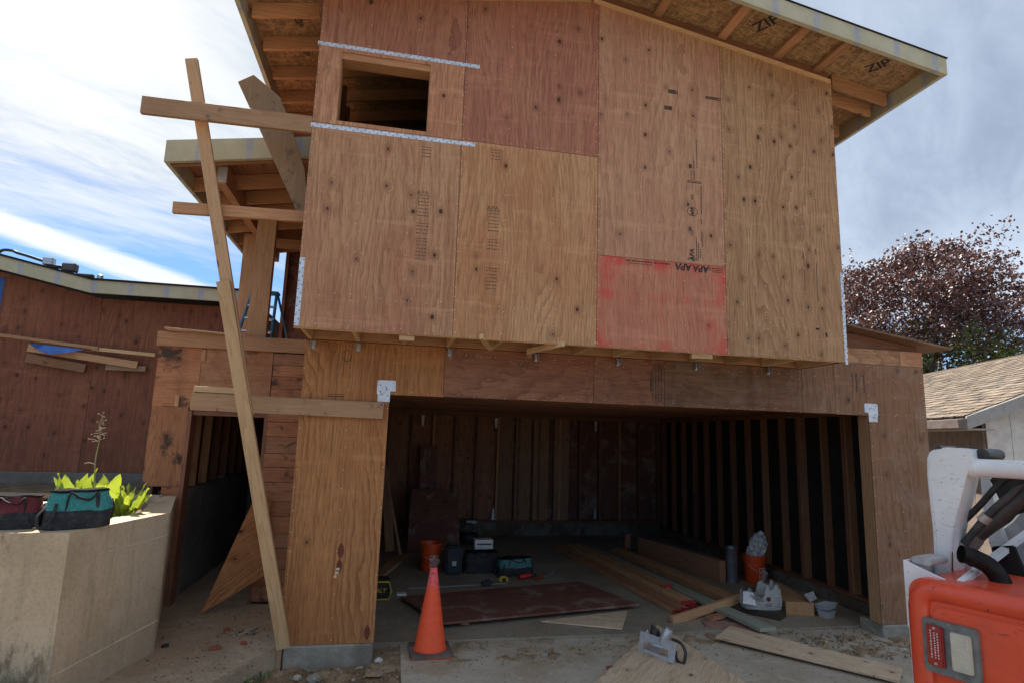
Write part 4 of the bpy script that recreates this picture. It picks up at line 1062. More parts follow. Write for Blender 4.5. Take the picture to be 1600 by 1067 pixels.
chip = plain('wood_chip', (.42, .28, .15), .9, var=.4, vs=2); stone = plain('pebble', (.30, .27, .23), .9, var=.4, vs=6); stone2 = plain('pale_stone', (.52, .49, .44), .9, var=.2); soilc = plain('soil_clod', (.12, .085, .055), .95, var=.4)
def band(x0, x1, y0, y1, pw=1.0):
    return lambda r: (r.uniform(x0, x1), y0+(y1-y0)*r.random()**pw)
debris('gravel', band(.75, 5.6, -.30, .42), 1100, .004, .015, -.118, [stone, soilc, soilc, chip], 1)
debris('gravel', band(-.3, .97, -1.2, -.10), 700, .005, .022, -.150, [stone, soilc, chip, soilc], 2)
debris('rubble', band(4.6, 6.6, -.55, .26), 650, .006, .030, -.105, [stone, soilc, soilc, chip], 3)
debris('wood_chips', band(-1.1, -.05, -1.0, 1.1), 1100, .003, .018, .003, [chip, soilc, stone, chip], 4, .3)
debris('wood_chips', band(1.0, 7, -1.8, -.1), 1800, .002, .013, -.117, [chip, stone, soilc, stone2], 5, .3)
debris('sawdust', band(.8, 5.9, .35, 3.0, 1.5), 1800, .003, .013, -.097, [chip, soilc, stone], 6, .3)
debris('wood_chips', lambda r: (-.36+r.gauss(0, .07), .33+r.gauss(0, .05)), 70, .008, .05, .006, [chip, soilc, plain('grey_chip', (.30, .27, .23), .9)], 9, .35)
def rock(x, y, z, s, lab, m, seed):
    bm = bmesh.new(); bmesh.ops.create_icosphere(bm, subdivisions=3, radius=s)
    for v in bm.verts:
        v.co *= 1+.35*mnoise.noise(v.co*(2.2/s)+Vector((seed, 0, 0))); v.co.z *= .62
    tag(mesh_obj('rock', bm, m, wloc=(x, y, z+s*.35)), lab, 'rock')
rock(.33, -.33, -.15, .055, 'large grey broken concrete lump below the left pier', foot_m, 1); rock(.20, -.28, -.15, .032, 'small smooth stone beside the concrete lump below the left pier', stone, 5)
rock(.80, -.02, -.14, .032, 'white stone at the right foot of the left pier', stone2, 9)
rock(6.05, -.28, -.13, .06, 'dark stone in the rubble below the right pier', stone, 12); rock(5.55, -.36, -.13, .04, 'small stone in front of the right pier rubble', stone2, 15)
# weeds
bm = bmesh.new(); r = random.Random(3)
for i in range(170):
    x, y = -.16+r.gauss(0, .07), -.32+r.gauss(0, .09)
    if i % 3 == 0: x, y = -.25+r.gauss(0, .04), -.62+r.gauss(0, .06)
    a = r.uniform(0, 6.3); l = r.uniform(.02, .05); z = -.15
    c = Vector((x, y, z)); d = Vector((math.cos(a)*l*.7, math.sin(a)*l*.7, l)); s = Vector((-math.sin(a), math.cos(a), 0))*r.uniform(.004, .012)
    v = [bm.verts.new(c), bm.verts.new(c+d*.6-s), bm.verts.new(c+d), bm.verts.new(c+d*.6+s)]; bm.faces.new(v)
mesh_obj('weeds', bm, leaf_mat('weed', (.05, .11, .02), (.12, .2, .04), .3))['kind'] = 'stuff'

# ================================================================== GARAGE FLOOR AND DRIVEWAY THINGS
FZ = -.098
# traffic cone
cone = thing('traffic_cone', (1.222, .085, -.118), 'orange traffic cone with a grimy pink top in front of the garage', 'traffic cone')
def cone_mat():
    m, n, b = new_mat('cone_rubber'); P = n.new('ShaderNodeTexCoord').outputs['Object']; x, y, z = n.sep(P)
    c = n.mix(n.rng(n.noise(P, 24.0, 5.0, .7), .4, .68, 0.0, .35), (.92, .105, .035), (.66, .075, .03))
    c = n.mix(n.rng(z, .50, .60, 0.0, .75), c, (.85, .14, .17))
    top = n.rng(z, .48, .60)
    c = n.mix(n.m('MULTIPLY', n.rng(n.noise(P, 42.0, 4.0, .7), .54, .62, 0.0, .8), n.m('ADD', .12, n.m('MULTIPLY', top, .75))), c, (.16, .035, .03))
    n.put(b.inputs['Base Color'], c); b.inputs['Roughness'].default_value = .55
    bp = n.new('ShaderNodeBump'); bp.inputs['Strength'].default_value = .2; bp.inputs['Distance'].default_value = .002; n.put(bp.inputs['Height'], n.noise(P, 60.0)); n.l.new(bp.outputs[0], b.inputs['Normal'])
    return m
lathe('cone_body', [(.142, .030), (.140, .045), (.132, .052), (.030, .690), (.026, .694), (.018, .694)], cone_mat(), cone, (1.222, .085, -.118), seg=48, cap1=False)
bm = bmesh.new(); hb = .178; pts = []
for cx, cy, a0 in ((hb-.04, hb-.04, 0), (-hb+.04, hb-.04, 90), (-hb+.04, -hb+.04, 180), (hb-.04, -hb+.04, 270)):
    for k in range(5): a = R_(a0+22.5*k); pts.append((cx+.04*math.cos(a), cy+.04*math.sin(a), 0))
add_prism(bm, pts, (0, 0, .034)); bmesh.ops.recalc_face_normals(bm, faces=bm.faces); bmesh.ops.bevel(bm, geom=bm.edges[:], offset=.004, segments=2, affect='EDGES')
mesh_obj('cone_base', bm, plain('dusty_black_rubber', (.13, .095, .08), .9, var=.2, dust=.5), cone, wloc=(1.222, .085, -.117), rot=Matrix.Rotation(R_(3), 3, 'Z'))
tube('cone_rim', [(1.222-.175, .085-.180, -.112), (1.222+.175, .085-.172, -.112)], .005, plain('orange_edge', (.5, .06, .03), .6), cone, 6)

# buckets
orange = plain('orange_bucket_plastic', (.62, .07, .012), .4, var=.12)
def bucket(x, y, z, lab, face=0.0):
    t = thing('bucket', (x, y, z), lab, 'bucket')
    bm = bmesh.new(); prof = [(.118, 0), (.122, .006), (.135, .25), (.142, .252), (.142, .268), (.137, .27), (.139, .30), (.147, .302), (.147, .335), (.150, .337), (.150, .36), (.144, .362), (.140, .355), (.118, .012)]
    add_lathe(bm, prof, 36, None, 0, True, True); mesh_obj('pail', bm, orange, t, smooth=True, wloc=(x, y, z))
    pts = [(x+.15*math.cos(a), y+.15*math.sin(a)-.02*math.sin(a), z+.30-.13*math.sin(a)) for a in [math.pi*(k/12) for k in range(13)]]
    pts = [(p[0], y-abs(p[1]-y)-.006, p[2]) for p in pts]
    tube('wire_handle', pts, .003, grey_metal, t, 6)
    wl = plain('white_print', (.75, .72, .68), .6, bump=0)
    # square outline with slanted lettering, curved on the wall
    for s0, s1, z0, z1 in ((-.45, -.42, .05, .21), (.42, .45, .05, .21), (-.45, .45, .05, .057), (-.45, .45, .203, .21)):
        bm = bmesh.new(); n = 12; R0 = .1395
        for k in range(n):
            a = face+s0+(s1-s0)*k/n-math.pi/2; b2 = face+s0+(s1-s0)*(k+1)/n-math.pi/2
            bm.faces.new([bm.verts.new(((R0-.004+zz*.0)*math.cos(q), (R0-.004)*math.sin(q), zz)) for q, zz in ((a, z0), (b2, z0), (b2, z1), (a, z1))])
        mesh_obj('logo_outline', bm, wl, t, wloc=(x, y, z))
    for i, (s, dz) in enumerate((('THE', .045), ('HOME', .0), ('DEPOT', -.042))):
        q = face-math.pi/2; Rm = Matrix.Rotation(face, 3, 'Z') @ FRONT @ Matrix.Rotation(R_(38), 3, 'Z')
        off = Rm @ Vector((-.0+.0, dz, 0))
        text(s, .048, Vector((x+.141*math.cos(q), y+.141*math.sin(q), z+.13))+off, Rm, wl, t, bold=.0012)
    return t
bucket(1.40, 3.06, FZ, 'orange bucket at the back left of the garage behind the cone', .35)
bucket(5.66, 2.10, FZ, 'orange bucket with a plastic bag in it near the stud wall', .3)
# clear bag in bucket
clearbag = plain('translucent_plastic_bag', (.50, .49, .49), .35, var=.3, vs=25, bump=.6)
bm = bmesh.new(); bmesh.ops.create_icosphere(bm, subdivisions=4, radius=1)
for v in bm.verts:
    p = v.co.copy(); h = (p.z+1)/2; wx = .085+.05*math.sin(h*3.0); q = mnoise.noise_vector(p*2.6)*.045+mnoise.noise_vector(p*7)*.014
    v.co = Vector((p.x*wx+.11*h-.01, p.y*.075, h*.40+(.02*math.sin(p.x*9)))) + q
mesh_b = mesh_obj('plastic_bag', bm, clearbag, smooth=True, wloc=(5.66, 2.10, FZ+.24)); tag(mesh_b, 'crumpled clear plastic bag stuffed in the orange bucket by the studs', 'plastic bag')
# duct
dt = thing('metal_duct', (5.33, 2.12, FZ), 'upright round grey metal duct beside the orange bucket', 'duct')
lathe('duct_pipe', [(.075, 0), (.075, .44), (.079, .445), (.079, .455), (.075, .46), (.068, .46), (.068, .02)], plain('dull_duct_metal', (.30, .33, .38), .35, metal=.8, vs=5), dt, (5.33, 2.12, FZ), seg=32)
# heavy beam on edge
plank_thing('timber_beam', (5.19, 2.10, FZ+.14), (4.83, 3.95, FZ+.14), .28, .10, lumber('beam', 'X', c1=(.36, .18, .10), c2=(.24, .10, .055)), 'thick timber beam standing on edge along the right of the garage', 'beam')
plank_thing('timber_post', (4.62, 4.0, FZ+.10), (4.62, 4.0, FZ+.32), .09, .09, L_dark('X'), 'dark short post at the far end of the thick beam', 'post', wdir=(1, 0, 0))
# lumber stack with red painted ends
red_end = plain('red_end_paint', (.26, .018, .022), .6)
def end_board(p0, p1, w_, t_, lab, mat, red=True, wdir=(1, 0, 0), grp='two-by-fours stacked on the garage floor'):
    t = thing('lumber_board', p0, lab, 'board', grp); p0, p1 = Vector(p0), Vector(p1)
    board('timber', p0, p1, w_, t_, mat, t, wdir)
    if red:
        d = (p0-p1).normalized(); board('painted_end', p0+d*.002, p0+d*.0005-d*.012, w_+.002, t_+.002, red_end, t, wdir, bev=.001)
z1 = FZ+.020; z2 = z1+.0400; z3 = z2+.0400
LB = lambda i: (LW('X'), L_tan, lumber('rosy', 'X', c1=(.42, .20, .12), c2=(.27, .10, .06)))[i % 3]
end_board((3.90, .86, z1), (3.58, 4.55, z1), .088, .038, 'bottom leftmost red-ended two-by-four of the floor stack', LB(0))
end_board((4.00, .84, z1), (3.68, 4.50, z1), .088, .038, 'bottom middle red-ended two-by-four of the floor stack', LB(1))
end_board((3.97, .80, z2), (3.66, 4.40, z2), .088, .038, 'middle-layer red-ended two-by-four of the floor stack', LB(2))
end_board((4.02, .90, z3), (3.72, 4.30, z3), .088, .038, 'topmost red-ended two-by-four of the floor stack', LB(1))
end_board((4.115, .92, z3-.001), (3.815, 4.2, z3-.001), .088, .038, 'topmost two-by-four beside the grey-green board', LB(0))
end_board((4.10, .93, z2), (3.79, 4.4, z2), .088, .038, 'middle-layer two-by-four right side of the floor stack', LB(1))
end_board((4.20, 1.03, z1), (3.9, 4.6, z1), .088, .038, 'bottom right red-ended two-by-four of the floor stack', LB(2))
end_board((4.095, 1.45, z3+.0395), (3.83, 4.1, z3+.0395), .088, .038, 'short-ended two-by-four lying on top of the stack', LB(0))
plank_thing('treated_board', (4.47, .10, FZ+.060), (4.12, 4.30, FZ+.020), .185, .036, lumber('treated', 'X', c1=(.36, .38, .30), c2=(.26, .28, .21), knots=.1), 'long pale grey-green treated board on the garage floor', 'board', (1, 0, 0))
for i, (a, b, zq, lab) in enumerate((((4.74, .98), (4.45, 4.2), z1, 'left bottom board of the stack beside the treated board'), ((4.84, 1.0), (4.56, 4.2), z1, 'right bottom board of the stack beside the treated board'),
        ((4.72, 1.02), (4.45, 4.1), z2, 'left upper board of the stack beside the treated board'), ((4.82, .97), (4.55, 4.15), z2, 'right upper board of the stack beside the treated board'))):
    end_board((*a, zq), (*b, zq), .088, .038, lab, LB(i+1), False, grp='boards stacked beside the treated board')
plank_thing('loose_two_by_four', (3.70, .57, FZ+.022), (4.86, 1.02, FZ+.13), .088, .038, L_tan, 'single two-by-four lying crosswise over the lumber ends', 'board', (0, 0, 1))
# large dark sheet, triangular offcut, saw sheet, strip
sheet('dark_plywood_sheet', [(.985, 1.57, FZ+.035), (3.20, 2.10, FZ+.035), (3.55, 1.04, FZ+.045), (1.385, .59, FZ+.045)], .019, PM('dark', 'X'), 'large dusty dark red plywood sheet on the garage floor')
for i, (x, y, wh) in enumerate(((1.2, 1.5, 'far left'), (1.6, .75, 'near left'), (3.3, 1.15, 'near right'), (3.1, 1.9, 'far right'))): tag(box('spacer_block', x-.04, x+.04, y-.04, y+.04, FZ, FZ+.034, L_tan), 'small wood block under the %s corner of the dark plywood sheet' % wh, 'block', 'spacer blocks under the dark sheet')
sheet('plywood_offcut', [(2.36, .72, FZ+.004), (3.10, .41, FZ+.004), (3.39, .98, FZ+.004)], .012, PM('light', 'X'), 'pale triangular plywood offcut under the edge of the dark sheet')
sheet('plywood_work_sheet', [(3.49, .46, -.086), (2.15, -1.07, -.088), (2.65, -2.1, -.088), (3.62, -2.0, -.088)], .015, PM('light', 'X'), 'pale knotty plywood sheet with the circular saw on it')
tag(box('brick_piece', 2.62, 2.86, -.50, -.44, -.117, -.09, plain('brick_red', (.32, .09, .05), .9), bev=.004), 'reddish wood strip sticking out under the saw sheet', 'strip')
sheet('plywood_strip', [(4.83, -1.04, -.095), (3.88, .05, -.085), (4.22, .355, -.085), (5.10, -.80, -.095)], .014, PM('light', 'X'), 'long pale plywood strip lying near the red machine')
sheet('pink_offcut', [(3.99, .42, FZ+.004), (4.55, .20, FZ+.004), (4.60, .38, FZ+.004), (4.05, .60, FZ+.004)], .010, plain('pinkish_board', (.38, .19, .15), .8, vs=8, dust=.2), 'thin pinkish board offcut below the crosswise two-by-four')
plank_thing('wood_offcut', (4.12, .58, FZ+.032), (4.32, .66, FZ+.032), .09, .036, lumber('rosy', 'X', c1=(.42, .20, .12), c2=(.27, .10, .06)), 'short two-by-four offcut on the pinkish board', 'offcut', (0, 1, 0))
# dark board, cement bag, block, containers
plank_thing('dark_board', (4.62, 1.05, FZ+.035), (4.98, .58, FZ+.035), .20, .06, lumber('soaked', 'X', c1=(.07, .055, .04), c2=(.035, .028, .02), dirt=.5), 'wet dark stained board under the torn cement bag', 'board', (1, 0, 0))
cb = thing('cement_bag', (4.86, .80, FZ+.066), 'torn open white paper cement bag with printed panel', 'bag')
paper = plain('white_paper_sack', (.66, .65, .64), .75, var=.08, vs=30, bump=.3)
def sack():
    bm = bmesh.new(); N = 40; rings = []; M = Matrix.Translation((4.86, .80, FZ+.066)) @ Matrix.Rotation(R_(-12), 4, 'Z')
    hts = [0, .03, .07, .11, .15, .19]
    for k, h in enumerate(hts):
        ring = []
        for i in range(N):
            a = 2*math.pi*i/N; ca, sa = math.cos(a), math.sin(a); e = 4.0; rr = (abs(ca)**e+abs(sa)**e)**(-1/e)
            bl = 1+.10*math.sin(h*17)-.0*h
            x = ca*rr*.20*bl; y = sa*rr*.115*bl
            zz = h
            if k == len(hts)-1: zz += .03*math.sin(i*1.7)+.02*math.sin(i*3.9)+(.04 if ca > .1 else -.05)
            elif k >= 3: zz += (.0 if ca > .1 else -.03*(k-2))
            q = mnoise.noise_vector(Vector((x*14, y*14, zz*14+3)))*.010
            ring.append(bm.verts.new(M @ (Vector((x, y, zz))+q)))
        rings.append(ring)
    for a, b in zip(rings, rings[1:]):
        for i in range(N): j = (i+1) % N; bm.faces.new((a[i], a[j], b[j], b[i]))
    bm.faces.new(rings[0][::-1])
    bmesh.ops.solidify(bm, geom=bm.faces[:], thickness=.003)
    mesh_obj('paper_sack', bm, paper, cb, smooth=True)
    Mi = M.to_3x3() @ FRONT
    pr = lambda a, b, d=-.129: M @ Vector((a, d, b))
    bm = bmesh.new(); add_lathe(bm, [(.024, 0), (.024, .001)], 20, Matrix.Translation(pr(.04, .115)) @ M.to_3x3().to_4x4() @ Matrix.Rotation(R_(90), 4, 'X')); mesh_obj('round_emblem', bm, plain('maroon_print', (.16, .02, .03), .7), cb)
    bm = bmesh.new(); r = random.Random(2)
    for zz in (.13, .11, .09): 
        xx = -.13
        while xx < -.02: l = r.uniform(.008, .02); add_box(bm, xx, xx+l, -.1275, -.1265, zz, zz+.010, M=M); xx += l+.005
    for zz in (.065, .052, .04):
        xx = .015
        while xx < .07: l = r.uniform(.006, .012); add_box(bm, xx, xx+l, -.1275, -.1265, zz, zz+.006, M=M); xx += l+.004
    for zz in (.13, .10, .07, .04):
        xx = .10
        while xx < .17: l = r.uniform(.006, .016); add_box(bm, xx, xx+l, -.1275, -.1265, zz, zz+.004, M=M); xx += l+.004
    mesh_obj('printed_text_lines', bm, inkf, cb)
sack()
bm = bmesh.new(); bmesh.ops.create_icosphere(bm, subdivisions=3, radius=1)
for v in bm.verts: v.co = Vector((v.co.x*.15, v.co.y*.085, max(0, v.co.z)*.05+.07)) + mnoise.noise_vector(v.co*4)*.008
mesh_obj('cement_powder', bm, plain('cement_powder', (.25, .235, .20), .95), cb, smooth=True, wloc=(4.83, .80, FZ+.07))
tag(sheet('paper_scrap', [(4.60, .72, FZ+.13), (4.72, .66, FZ+.12), (4.74, .74, FZ+.23), (4.66, .80, FZ+.24)], .002, paper, 'x', 'scrap'), 'torn paper flap at the left end of the cement bag', 'paper scrap')
plank_thing('timber_block', (5.26, .68, FZ+.07), (5.48, 1.55, FZ+.07), .30, .14, lumber('block', 'X', c1=(.42, .24, .12), c2=(.28, .14, .07)), 'thick brown timber block behind the cement bag', 'timber block', (1, 0, 0))
ct = thing('plastic_container', (5.52, .62, FZ), 'clear plastic food containers stacked on the floor by the timber block', 'container')
cm = plain('clear_container', (.62, .65, .68), .2, var=.05, trans=.35)
def tub(nm, x, y, z, w_, d_, h, tilt=0):
    bm = bmesh.new(); a = []; M = Matrix.Translation((x, y, z)) @ Euler((tilt, tilt*.6, .3)).to_matrix().to_4x4()
    for (sx, sy, zz) in ((.8, .8, 0), (1, 1, h), (1.08, 1.1, h), (1.08, 1.1, h+.006), (.96, .96, h+.006), (.78, .78, .006)):
        a.append([bm.verts.new(M @ Vector((px*w_/2*sx, py*d_/2*sy, zz))) for px, py in ((-1, -1), (1, -1), (1, 1), (-1, 1))])
    for p, q in zip(a, a[1:]):
        for i in range(4): bm.faces.new((p[i], p[(i+1) % 4], q[(i+1) % 4], q[i]))
    bm.faces.new(a[0][::-1]); bm.faces.new(a[-1]); mesh_obj(nm, bm, cm, ct)
tub('lower_tub', 5.52, .60, FZ, .14, .12, .07); tub('upper_tub', 5.54, .62, FZ+.082, .18, .15, .05, -.12)
tag(sheet('crumpled_wrap', [(5.34, .62, FZ+.15), (5.50, .72, FZ+.16), (5.52, .80, FZ+.22), (5.36, .74, FZ+.2)], .004, clearbag, 'x', 'x'), 'crumpled clear wrap between timber block and containers', 'wrap')

# circular saw, standing on its plate
sw = thing('circular_saw', (3.08, -.36, -.07), 'circular saw standing on edge with its steel shoe facing out', 'circular saw')
a = math.atan2(-.34, .165); Ms = Matrix.Translation((3.09, -.36, -.070)) @ Matrix.Rotation(a, 4, 'Z') @ Matrix.Rotation(R_(-14), 4, 'X')
alu = plain('cast_aluminium', (.55, .56, .58), .4, metal=.6, vs=30)
bm = bmesh.new()      # shoe with a long slot: local x along plate, z up, y away
for x0, x1, zq0, zq1 in ((-.19, .19, 0, .028), (-.19, .19, .085, .155), (-.19, -.145, .028, .085), (.12, .19, .028, .085)): add_box(bm, x0, x1, -.004, 0, zq0, zq1, M=Ms)
mesh_obj('shoe', bm, plain('satin_steel_shoe', (.50, .52, .55), .4, metal=.3, var=.12, vs=20), sw)
bm = bmesh.new(); add_lathe(bm, [(.075, -.006), (.078, 0), (.078, .012), (.02, .016)], 28, Ms @ Matrix.Translation((-.01, .035, .085)) @ Matrix.Rotation(R_(0), 4, 'X')); mesh_obj('blade_guard', bm, alu, sw, smooth=True)
bm = bmesh.new(); add_lathe(bm, [(.0, -.001), (.08, 0), (.08, .002), (.0, .003)], 36, Ms @ Matrix.Translation((-.02, -.006, .057)) @ Matrix.Rotation(R_(90), 4, 'Y') @ Matrix.Rotation(R_(90), 4, 'X') @ Matrix.Diagonal((.35, 1, 1, 1))); mesh_obj('saw_blade', bm, grey_metal, sw)
bm = bmesh.new(); add_lathe(bm, [(.038, 0), (.042, .01), (.042, .10), (.034, .13)], 24, Ms @ Matrix.Translation((.03, .03, .12)) @ Matrix.Rotation(R_(20), 4, 'Y')); mesh_obj('motor_housing', bm, alu, sw, smooth=True)
bm = bmesh.new(); add_lathe(bm, [(.036, 0), (.04, .01), (.04, .07), (.03, .09)], 24, Ms @ Matrix.Translation((-.07, .04, .12))); mesh_obj('rear_housing', bm, blk_plastic, sw, smooth=True)
bm = bmesh.new(); add_box(bm, -.12, -.02, .02, .07, .14, .19, M=Ms); bmesh.ops.bevel(bm, geom=bm.edges[:], offset=.01, segments=2, affect='EDGES'); mesh_obj('gear_case', bm, blk_plastic, sw, smooth=True)
q = lambda *p: Ms @ Vector(p)
tube('rear_handle', [q(.10, .05, .17), q(.19, .06, .16), q(.235, .07, .10), q(.225, .07, .02), q(.17, .06, .03), q(.15, .05, .09)], .013, blk_plastic, sw, 10, 5)
tube('front_knob', [q(-.10, .06, .19), q(-.12, .06, .225)], .020, blk_plastic, sw, 12)
tube('bevel_arm', [q(-.15, .01, .12), q(-.13, .02, .18)], .010, alu, sw, 8)
# knotty dark eyes that are really open holes in the work sheet
bm = bmesh.new()
for x, y in ((2.92, -.62), (3.25, -.46), (3.33, -.58), (3.20, -.72), (3.28, -.80), (3.10, -.86), (3.43, -.62)):
    s = random.uniform(.5, 1.0); bm.faces.new([bm.verts.new((x+.035*s*math.cos(2*math.pi*k/14+.0), y+.016*s*math.sin(2*math.pi*k/14), -.0705)) for k in range(14)])
mesh_obj('knot_holes', bm, plain('knot_dark', (.03, .018, .012), .8), bpy.data.objects['plywood_work_sheet'])
text('APA', .07, (2.84, -.50, -.0704), Matrix.Rotation(R_(-48), 3, 'Z'), inkf, bpy.data.objects['plywood_work_sheet'])

# power tool kit
cs = thing('hard_case', (.72, 1.62, FZ), 'black hard case with yellow frame and lettering peeking past the pier', 'tool case')
bm = bmesh.new(); add_box(bm, .45, .87, 1.60, 1.82, FZ, FZ+.22); bmesh.ops.bevel(bm, geom=bm.edges[:], offset=.02, segments=3, affect='EDGES'); mesh_obj('case_body', bm, blk_plastic, cs, smooth=True)
tube('case_frame', [(.50, 1.592, FZ+.02), (.86, 1.592, FZ+.02), (.885, 1.592, FZ+.10), (.86, 1.592, FZ+.20), (.50, 1.592, FZ+.205)], .009, yellow_p, cs, 8)
text('DEWALT', .062, (.70, 1.594, FZ+.11), front_rot(0), yellow_p, cs, bold=.001, shear=.2)
tag(box('white_scrap', .95, 1.06, 1.80, 1.88, FZ, FZ+.02, white_p), 'small white plastic scrap beside the hard case', 'scrap')
plank_thing('thin_rod', (1.09, 2.06, FZ+.015), (2.30, 2.22, FZ+.015), .02, .015, grey_metal, 'thin metal straightedge behind the dark sheet', 'straightedge', (0, 1, 0))
tm = thing('tape_tool', (2.02, 2.11, FZ), 'small black and blue cutter on the straightedge', 'tool')
bm = bmesh.new(); add_box(bm, 1.96, 2.09, 2.08, 2.15, FZ+.02, FZ+.075); bmesh.ops.bevel(bm, geom=bm.edges[:], offset=.018, segments=3, affect='EDGES'); mesh_obj('tool_body', bm, blk_plastic, tm, smooth=True)
tube('tool_grip', [(2.0, 2.1, FZ+.08), (2.05, 2.1, FZ+.09), (2.10, 2.1, FZ+.05)], .012, plain('navy_rubber', (.02, .03, .07), .6), tm, 8, 4)
ym = thing('tape_measure', (2.27, 2.30, FZ), 'yellow and black tape measure in front of the teal bag', 'tape measure')
bm = bmesh.new(); add_box(bm, 2.22, 2.33, 2.28, 2.33, FZ, FZ+.08); bmesh.ops.bevel(bm, geom=bm.edges[:], offset=.018, segments=3, affect='EDGES'); mesh_obj('tape_case', bm, yellow_p, ym, smooth=True)
bm = bmesh.new(); add_lathe(bm, [(.028, 0), (.028, .004)], 20, Matrix.Translation((2.28, 2.279, FZ+.04)) @ Matrix.Rotation(R_(90), 4, 'X')); mesh_obj('tape_side_disc', bm, blk_plastic, ym)
tool_bag('tool_bag', 2.50, 2.72, FZ, R_(10), .50, .22, .22, plain('dusty_teal', (.06, .16, .165), .7, vs=60), 'teal striped tool bag on the garage floor behind the tape measure', 11)
tool_bag('tool_bag', 2.08, 2.95, FZ, R_(4), .50, .28, .26, blk_fabric, 'large all-black tool bag in the middle of the garage floor', 14)
sc = thing('upright_case', (1.68, 2.80, FZ), 'dark navy upright tool case standing next to the bucket', 'tool case')
bm = bmesh.new(); add_box(bm, 1.58, 1.80, 2.74, 2.92, FZ, FZ+.36); bmesh.ops.bevel(bm, geom=bm.edges[:], offset=.025, segments=3, affect='EDGES'); mesh_obj('case_shell', bm, plain('navy_plastic', (.018, .022, .035), .5), sc, smooth=True)
box('case_latch', 1.66, 1.72, 2.728, 2.739, FZ+.12, FZ+.18, grey_metal, sc); tube('case_handle', [(1.63, 2.83, FZ+.36), (1.64, 2.83, FZ+.40), (1.74, 2.83, FZ+.40), (1.75, 2.83, FZ+.36)], .012, blk_plastic, sc, 8)
wb = thing('white_box', (2.17, 3.30, FZ), 'white carton with dark printed stripe behind the black bag', 'carton')
box('carton', 2.03, 2.29, 3.25, 3.42, FZ, FZ+.36, white_p, wb); box('printed_stripe', 2.06, 2.27, 3.244, 3.249, FZ+.29, FZ+.31, inkf, wb, 0)
rt_ = thing('hand_tool', (2.62, 2.40, FZ), 'red cordless tool lying in front of the teal striped bag', 'power tool')
tube('tool_barrel', [(2.50, 2.42, FZ+.04), (2.66, 2.47, FZ+.05)], .035, red_p, rt_, 12); tube('tool_handle', [(2.64, 2.46, FZ+.05), (2.74, 2.52, FZ+.04)], .022, blk_plastic, rt_, 10)
pt_ = thing('metal_snips', (2.80, 2.45, FZ), 'grey metal snips lying open beyond the dark sheet', 'hand tool')
tube('snip_handle', [(2.70, 2.40, FZ+.015), (2.80, 2.45, FZ+.03), (2.86, 2.48, FZ+.03)], .012, red_p, pt_, 8, 4); tube('snip_blade', [(2.84, 2.47, FZ+.03), (3.0, 2.56, FZ+.04)], [.022, .008], grey_metal, pt_, 8); tube('snip_arm', [(2.86, 2.46, FZ+.03), (3.04, 2.60, FZ+.08)], .010, grey_metal, pt_, 8)
# things against the back-left corner
sheet('leaning_dark_panel', [(1.12, 4.35, FZ+.005), (1.95, 4.35, FZ+.005), (1.93, 4.95, .70), (1.66, 5.0, .80), (1.16, 5.0, .78)], .02, PM('dark', 'X'), 'dark plywood panel leaning in the back left of the garage')
sheet('leaning_tall_plank', [(1.30, 5.02, FZ+.005), (1.60, 5.02, FZ+.005), (1.60, 5.55, 1.50), (1.30, 5.55, 1.50)], .03, PM('dark', 'Y'), 'narrow tall dark plank leaning behind the leaning panel')
plank_thing('leaning_stick', (1.02, 3.9, FZ+.01), (.62, 5.1, 1.45), .04, .03, L_tan, 'thin stick leaning in the left corner of the garage', 'stick', (1, 0, 0))
plank_thing('leaning_board', (.86, 4.3, FZ+.01), (.70, 5.3, 1.1), .14, .03, LW('X'), 'wide board leaning at the far left of the garage', 'board', (1, 0, 0))
plank_thing('floor_board', (.60, 2.2, FZ+.025), (1.05, 3.9, FZ+.025), .16, .038, L_tan, 'brown board on the floor left of the orange bucket', 'board', (1, 0, 0))
cp = thing('air_compressor', (2.15, 4.95, FZ), 'small black pancake air compressor by the back wall', 'compressor')
lathe('tank', [(.05, .03), (.17, .05), (.19, .09), (.19, .14), (.16, .18), (.05, .20)], blk_plastic, cp, (2.15, 4.95, FZ)); 
bm = bmesh.new(); add_box(bm, 2.05, 2.25, 4.90, 5.05, FZ+.20, FZ+.34); bmesh.ops.bevel(bm, geom=bm.edges[:], offset=.03, segments=3, affect='EDGES'); mesh_obj('pump_head', bm, blk_plastic, cp, smooth=True)
tube('carry_handle', [(2.0, 4.92, FZ+.18), (2.02, 4.92, FZ+.42), (2.28, 4.92, FZ+.42), (2.30, 4.92, FZ+.18)], .012, blk_plastic, cp, 8)
for x in (2.03, 2.27): lathe('rubber_foot', [(.02, 0), (.02, .05)], blk_plastic, cp, (x, 4.88, FZ), seg=12)
tag(box('white_scrap', 2.20, 2.40, 5.60, 5.70, .142, .185, white_p), 'white block on the stem wall left of the bracket', 'scrap')

